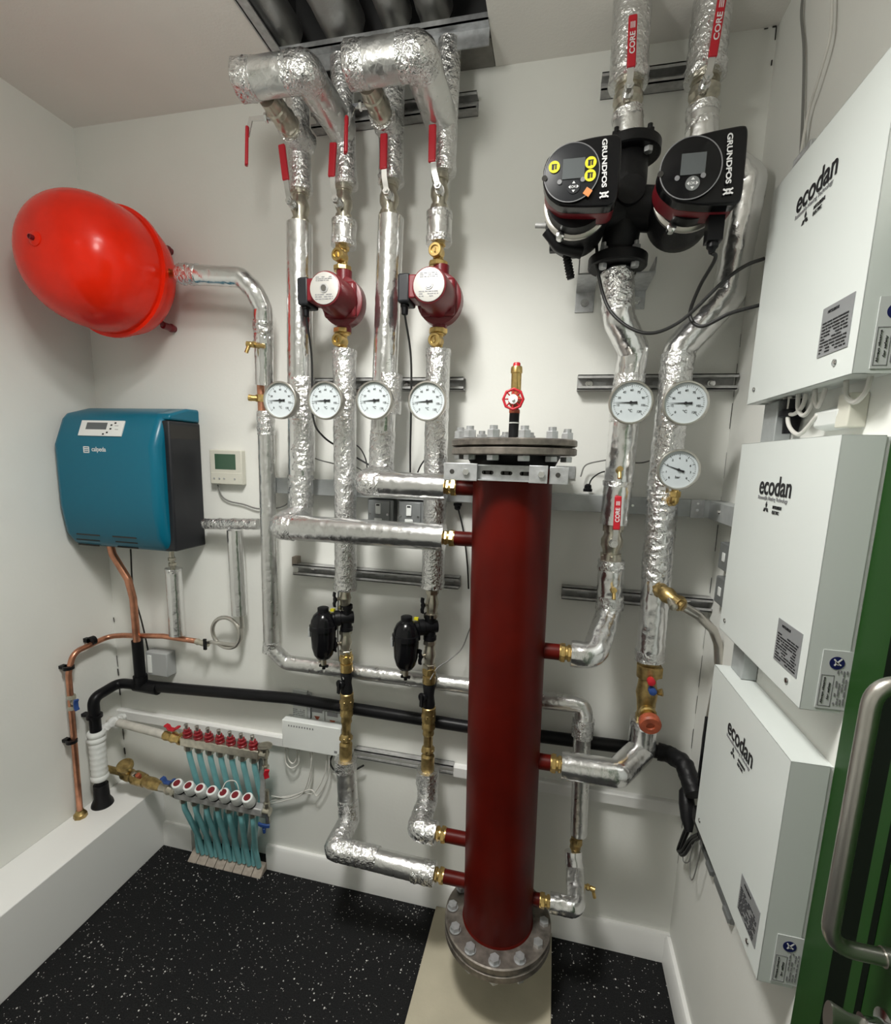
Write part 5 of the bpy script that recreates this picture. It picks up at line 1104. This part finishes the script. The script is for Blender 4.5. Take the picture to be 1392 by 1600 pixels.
cable('thin grey sensor cable from leftmost riser to the trunking gland', [P(475, 700, .085), P(490, 715, .06), P(520, 724, .05), P(556, 730, .04), P(573, 742, .03)], .0022, GCABLE)
cable('thin black sensor cable curling above the trunking gland behind third riser', [P(545, 690, .05), P(562, 700, .05), P(572, 720, .045), P(574, 744, .03)], .0022)
cable('thin black sensor cable from the right riser arching to trunking gland', [P(962, 735, .09), P(940, 738, .05), P(925, 748, .04), P(919, 762, .03)], .0022)
cable('thin grey sensor cable arching higher from right riser to trunking', [P(966, 717, .09), P(940, 720, .05), P(915, 727, .03), P(907, 745, .03)], .0022, GCABLE)
cable('short thin grey cable bridging the two right risers behind the gauges', [P(985, 723, .09), P(1003, 723, .06), P(1022, 718, .09)], .0022, GCABLE)
cable('short black cable beside fourth riser above the trunking', [P(664, 718, .09), P(657, 728, .06), P(651, 742, .04)], .0026)

# ------------------------------------------------------------------ white control cabinets on the right wall
XF = .429; YN, YFR = -.726, -.312
NF = V((-1, 0, 0)); RT = V((0, -1, 0))
def cab(lab, zt_, zb_, y_far):
    t = thing('control_cabinet', lab, 'cabinet', (XR, (YN+y_far)/2, zb_), 'white control cabinets')
    W_, H_ = YN-y_far, zt_-zb_
    MB().box((XF+.006, YN+.003, zb_+.004), (XR-.0005, y_far-.003, zt_-.002)).build('back_case', CABW, t)
    m = MB(); m.box((XF, YN, zb_), (XF+.0015, y_far, zt_)); m.box((XF, YN, zb_), (XF+.060, YN+.0015, zt_)); m.box((XF, YN, zt_-.0015), (XF+.060, y_far, zt_)); m.box((XF, y_far-.0015, zb_), (XF+.045, y_far, zt_)); m.box((XF, YN, zb_), (XF+.020, y_far, zb_+.0015))
    m.build('front_cover', CABW, t, bevel=.0006)
    m = MB(); m.box((XF+.050, YN+.02, zb_-.03), (XR-.0005, y_far+.012 if False else y_far, zb_+.004)); 
    def at(u, v, lift=.0008): return V((XF-lift, y_far+W_*u, zt_-H_*v))
    c = at(.50, .197); txt('ecodan', c, RT, Z_, .039, INK, t, width=.142, bold=.012)
    txt('Renewable Heating Technology', at(.49, .256), RT, Z_, .010, GINK, t, width=.134, name='tagline')
    mk = at(.435, .298)
    for k in range(3):
        a = PI/2+k*2*PI/3; uu = RT*math.cos(a)+Z_*math.sin(a); vv = RT*math.cos(a+PI/2)+Z_*math.sin(a+PI/2)
        MB().prism([mk, mk+uu*.007+vv*.0042, mk+uu*.014, mk+uu*.007-vv*.0042], NF*.0004).build('logo_mark', INK, t)
    txt('MITSUBISHI', at(.555, .288), RT, Z_, .0065, INK, t, width=.038, name='maker_lettering', bold=.02); txt('ELECTRIC', at(.545, .310), RT, Z_, .0065, INK, t, width=.030, name='maker_lettering', bold=.02)
    c = at(.838, .815); pw, ph = .090, .080
    rp = MB().obox(c, RT*pw/2, Z_*ph/2, NF*.0006).build('rating_plate', PLATE, t, label='silver rating plate')
    cf = c+NF*.0008
    lines(cf-Z_*.010, RT, Z_, pw*.86, ph*.66, 10, INK, rp, seed=int(zt_*100), name='small_print')
    txt('MITSUBISHI', cf+Z_*ph*.38-RT*pw*.12, RT, Z_, .005, INK, rp, width=.032, name='maker_lettering')
    for (u, v) in ((.872, .942), (.082, .934)):
        s0 = at(u, v); MB().lathe(s0, NF, [(0, .0055), (.002, .005), (.003, .002), (.003, 0)], 14).build('screw', CHROME, t)
    # sticker on the near side
    sc_ = V((.472, YN-.0006, zb_+.058)); st = MB().obox(sc_, X_*.0215, Y_*.0005, Z_*.051).build('safety_sticker', STICK, t, label='pale safety sticker')
    c2 = sc_+FRONT*.0007+Z_*.030; mk = MB().cyl(c2, c2+FRONT*.0004, .011, 24).build('round_mark', NAVY, st)
    m = MB(); q = c2+FRONT*.0006
    for a, l in ((.9, .008), (2.2, .006), (-.5, .005)): m.obox(q+V((math.cos(a)*.002, 0, math.sin(a)*.002)), V((math.cos(a), 0, math.sin(a)))*l, Y_*.0002, V((-math.sin(a), 0, math.cos(a)))*.0012)
    m.build('figure_mark', WINK, st)
    q = sc_+FRONT*.0007-X_*.010-Z_*.019
    m = MB()
    for dx, dz, w_, h_ in ((-.009, 0, .0005, .027), (.009, 0, .0005, .027), (0, .027, .0095, .0005), (0, -.027, .0095, .0005)): m.obox(q+X_*dx+Z_*dz, X_*w_, Y_*.0002, Z_*h_)
    m.build('text_frame', GINK, st)
    txt('Always observe', q-X_*.004, Z_, -X_, .0042, INK, st, width=.046); txt('for safety', q+X_*.004, Z_, -X_, .0042, INK, st, width=.030)
    lines(sc_+FRONT*.0006+X_*.010-Z_*.012, Z_, -X_, .060, .018, 4, GINK, st, seed=int(zt_*77))
    return t
cab('white control cabinet on right wall, topmost of the three', 2.334, 1.879, -.312)
cab('white control cabinet on right wall, middle of the three', 1.789, 1.333, -.312)
cab('white control cabinet on right wall, lowest of the three', 1.236, .786, -.312)
# bits around the cabinets
def wbox(nm, lab, cat, lo, hi, m, bevel=.002): return MB().box(lo, hi).build(nm, m, bevel=bevel, label=lab, cat=cat)
q = RW(1233, 262, .475); wbox('cable_box', 'small grey box on top left corner of the topmost cabinet', 'box', (.455, -.40, 2.336), (XR-.001, -.325, 2.385), STEEL)
q = RW(1252, 238, .478); m = MB(); m.lathe(V((.478, q.y, 2.337)), Z_, [(0, .012), (.03, .012), (.035, .010), (.055, .009), (.06, .006)], 14); m.build('cable_gland', BLACK, label='black cable gland on top of the topmost cabinet', cat='gland')
gt = V((.478, q.y, 2.395))
cable('thin grey cable rising straight up the right wall from topmost cabinet', [gt, RW(1254, 180, .486), RW(1256, 80, .488), RW(1252, 20, .488), RW(1258, -30, .488)], .0028, GCABLE)
cable('thin pale twisted cable slanting up the right wall from topmost cabinet', [gt+Y_*.004, RW(1262, 180, .484), RW(1278, 125, .482), RW(1296, 60, .482), RW(1300, 0, .482), RW(1301, -30, .482)], .0028, WCABLE)
for z0, z1, lab in ((1.789, 1.88, 'grey trunking piece between topmost and middle cabinets'), (1.236, 1.334, 'grey trunking piece between middle and lowest cabinets')):
    wbox('trunking_piece', lab, 'trunking', (.462, -.395, z0+.001), (XR-.001, -.325, z1-.001), TRUNK)
c = V((.478, -.43, 1.845)); m = MB(); m.lathe(c+Z_*.032, -Z_, [(0, .020), (.02, .020), (.024, .024), (.035, .024), (.038, .016), (.07, .014)], 16); m.build('cable_gland', BLACK, label='black cable gland under left part of the topmost cabinet', cat='gland')
for i, (y0, y1, dz, lab) in enumerate(((-.42, -.50, .030, 'white cable loop under topmost cabinet, nearest the corner'), (-.475, -.535, .035, 'white cable loop under topmost cabinet, in the middle'), (-.54, -.57, .026, 'short white cable loop under topmost cabinet'), (-.44, -.555, .065, 'long white cable loop from topmost cabinet to the pale box'), (-.64, -.70, .03, 'white cable loop under the near end of topmost cabinet'))):
    cable(lab, [V((.465, y0, 1.882)), V((.466, y0-.006, 1.880-dz*.8)), V((.467, (y0+y1)/2, 1.880-dz*1.2)), V((.467, y1+.006, 1.880-dz*.8)), V((.468, y1, 1.880 if i != 3 else 1.835))], .0040, WCABLE)
t = thing('sensor_box', 'pale box with flap on right wall between topmost and middle cabinets', 'box', (XR, -.58, 1.80))
MB().prism([V((XR, -.535, 1.805)), V((.470, -.540, 1.812)), V((.466, -.545, 1.838)), V((XR, -.545, 1.850))], V((0, -.080, 0))).build('case', WHITE, t, bevel=.003)
MB().box((.468, -.655, 1.806), (XR, -.617, 1.862)).build('flap', CREAM, t, bevel=.002)
for z, lab in ((1.488, 'grey metal switch plate behind the middle cabinet, upper of two'), (1.390, 'grey metal switch plate behind the middle cabinet, lower of two')):
    t = thing('wall_switch', lab, 'switch', (XR, -.27, z)); MB().box((.470, -.205, z-.038), (XR, -.118, z+.038)).build('plate', GREYP, t, bevel=.003)
    MB().box((.467, -.170, z-.012), (.470, -.150, z+.012)).build('rocker', WHITE, t, bevel=.001)
wbox('cover_strip', 'black cover strip beside the left edge of the lowest cabinet', 'strip', (.455, -.222, .83), (XR-.001, -.208, 1.04), BLACK)
b1, b2 = RW(1071, 1228, .455), RW(1076, 1300, .455); m = MB(); m.lathe(b1, b2-b1, [(0, .008), (.015, .020), (.05, .023), (.09, .020), ((b2-b1).length, .010)], 14); m.build('cable_boot', IRON, label='black cable boot beside the lowest cabinet under the waste pipe', cat='boot')
m = MB(); b1, b2 = RW(1078, 1245, .45), RW(1092, 1310, .45); m.box((.450, -.335, b2.z), (XR-.001, b1.y-.03, b1.z)); m.build('terminal_block', BLACK, bevel=.006, label='black terminal block under left edge of the lowest cabinet', cat='block')
for pts, mm, rr, lab in ((((1074, 1290), (1066, 1310), (1060, 1328), (1066, 1330), (1078, 1312), (1092, 1304)), BLACK, .006, 'thick black cable loop below the lowest cabinet corner'),
                         (((1078, 1292), (1068, 1316), (1063, 1334), (1070, 1334), (1082, 1316), (1094, 1308)), BLACK, .005, 'second black cable loop below the lowest cabinet corner'),
                         (((1080, 1305), (1068, 1332), (1068, 1346), (1076, 1346), (1082, 1325), (1090, 1310)), GCABLE, .0018, 'thin grey cable loop below the lowest cabinet corner'),
                         (((1083, 1308), (1078, 1350), (1079, 1372), (1084, 1370), (1094, 1330), (1096, 1315)), GCABLE, .0018, 'longest thin grey cable loop below the lowest cabinet')):
    cable(lab, [RW(x, y, .462) for x, y in pts], rr, mm)
for y0, y1, lab in ((-.20, -.318, 'grey slotted mounting strip under lowest cabinet, far piece'), (-.330, -.458, 'grey slotted mounting strip under lowest cabinet, near piece')):
    m = MB(); m.box((XR-.010, y1, .634), (XR-.001, y0, .650)); m.box((XR-.016, y1, .636), (XR-.009, y1+.04, .648)); m.build('mounting_strip', GREYP, label=lab, cat='strip')

# ------------------------------------------------------------------ green door in the right wall
YD = -.7268
d = struct('door_1', MB().box((.484, -1.62, .02), (XR-.0005, -.860, 2.06)), GREEN); WORLD[d.name] = V(d.location)
m = MB(); m.box((.4935, -.812, 0), (XR-.0005, YD, 2.12)); m.box((.4935, -1.70, 2.06), (XR-.0005, -.812, 2.12)); m.box((.4935, -1.70, 0), (XR-.0005, -1.63, 2.06)); m.build('frame', GREEN, d, bevel=.002)
MB().box((.488, -.862, .02), (XR-.0004, -.810, 2.06)).build('rebate', DGREEN, d)
m = MB()
for y in (-.888, -.955): m.box((.4832, y-.006, .03), (.4845, y+.006, 2.05))
m.build('groove', DGREEN, d)
m = MB()
for k in range(6): y = -1.0-k*.11; m.prism([V((.484, y, .03)), V((.478, y-.02, .03)), V((.478, y-.06, .03)), V((.484, y-.08, .03))], Z_*2.0)
m.build('rib', GREEN, d)
hx = .405; hy = RW(1326, 1292, hx).y; zt_, zb_ = RW(1372, 1068, hx).z, RW(1300, 1490, hx).z
t = thing('door_handle', 'long brushed steel pull handle on the green door', 'handle', (.485, hy, zb_))
MB().tube([V((.486, hy, zt_)), V((hx, hy, zt_)), V((hx, hy, zb_)), V((.486, hy, zb_))], .0105, 24, .035, 10).build('bar', STAIN, t)
for z in (zt_, zb_): MB().cyl(V((.486, hy, z)), V((.470, hy, z)), .0125, 20).build('collar', STAIN, t)
q = RW(1298, 1566, .415); t = thing('thumb_turn', 'chrome thumb turn lock on the green door below the handle', 'lock', (.484, q.y-.02, q.z-.03))
c = V((.485, q.y-.004, q.z-.020))
MB().lathe(c, NF, [(0, .024), (.006, .024), (.008, .013), (.028, .011), (.032, .014)], 28).build('rosette', CHROME, t)
MB().lathe(c+NF*.030, NF, [(0, .010), (.006, .012), (.020, .014), (.040, .024), (.043, .024), (.043, 0)], 28, sq=(.45, 1)).build('turn', STAIN, t)
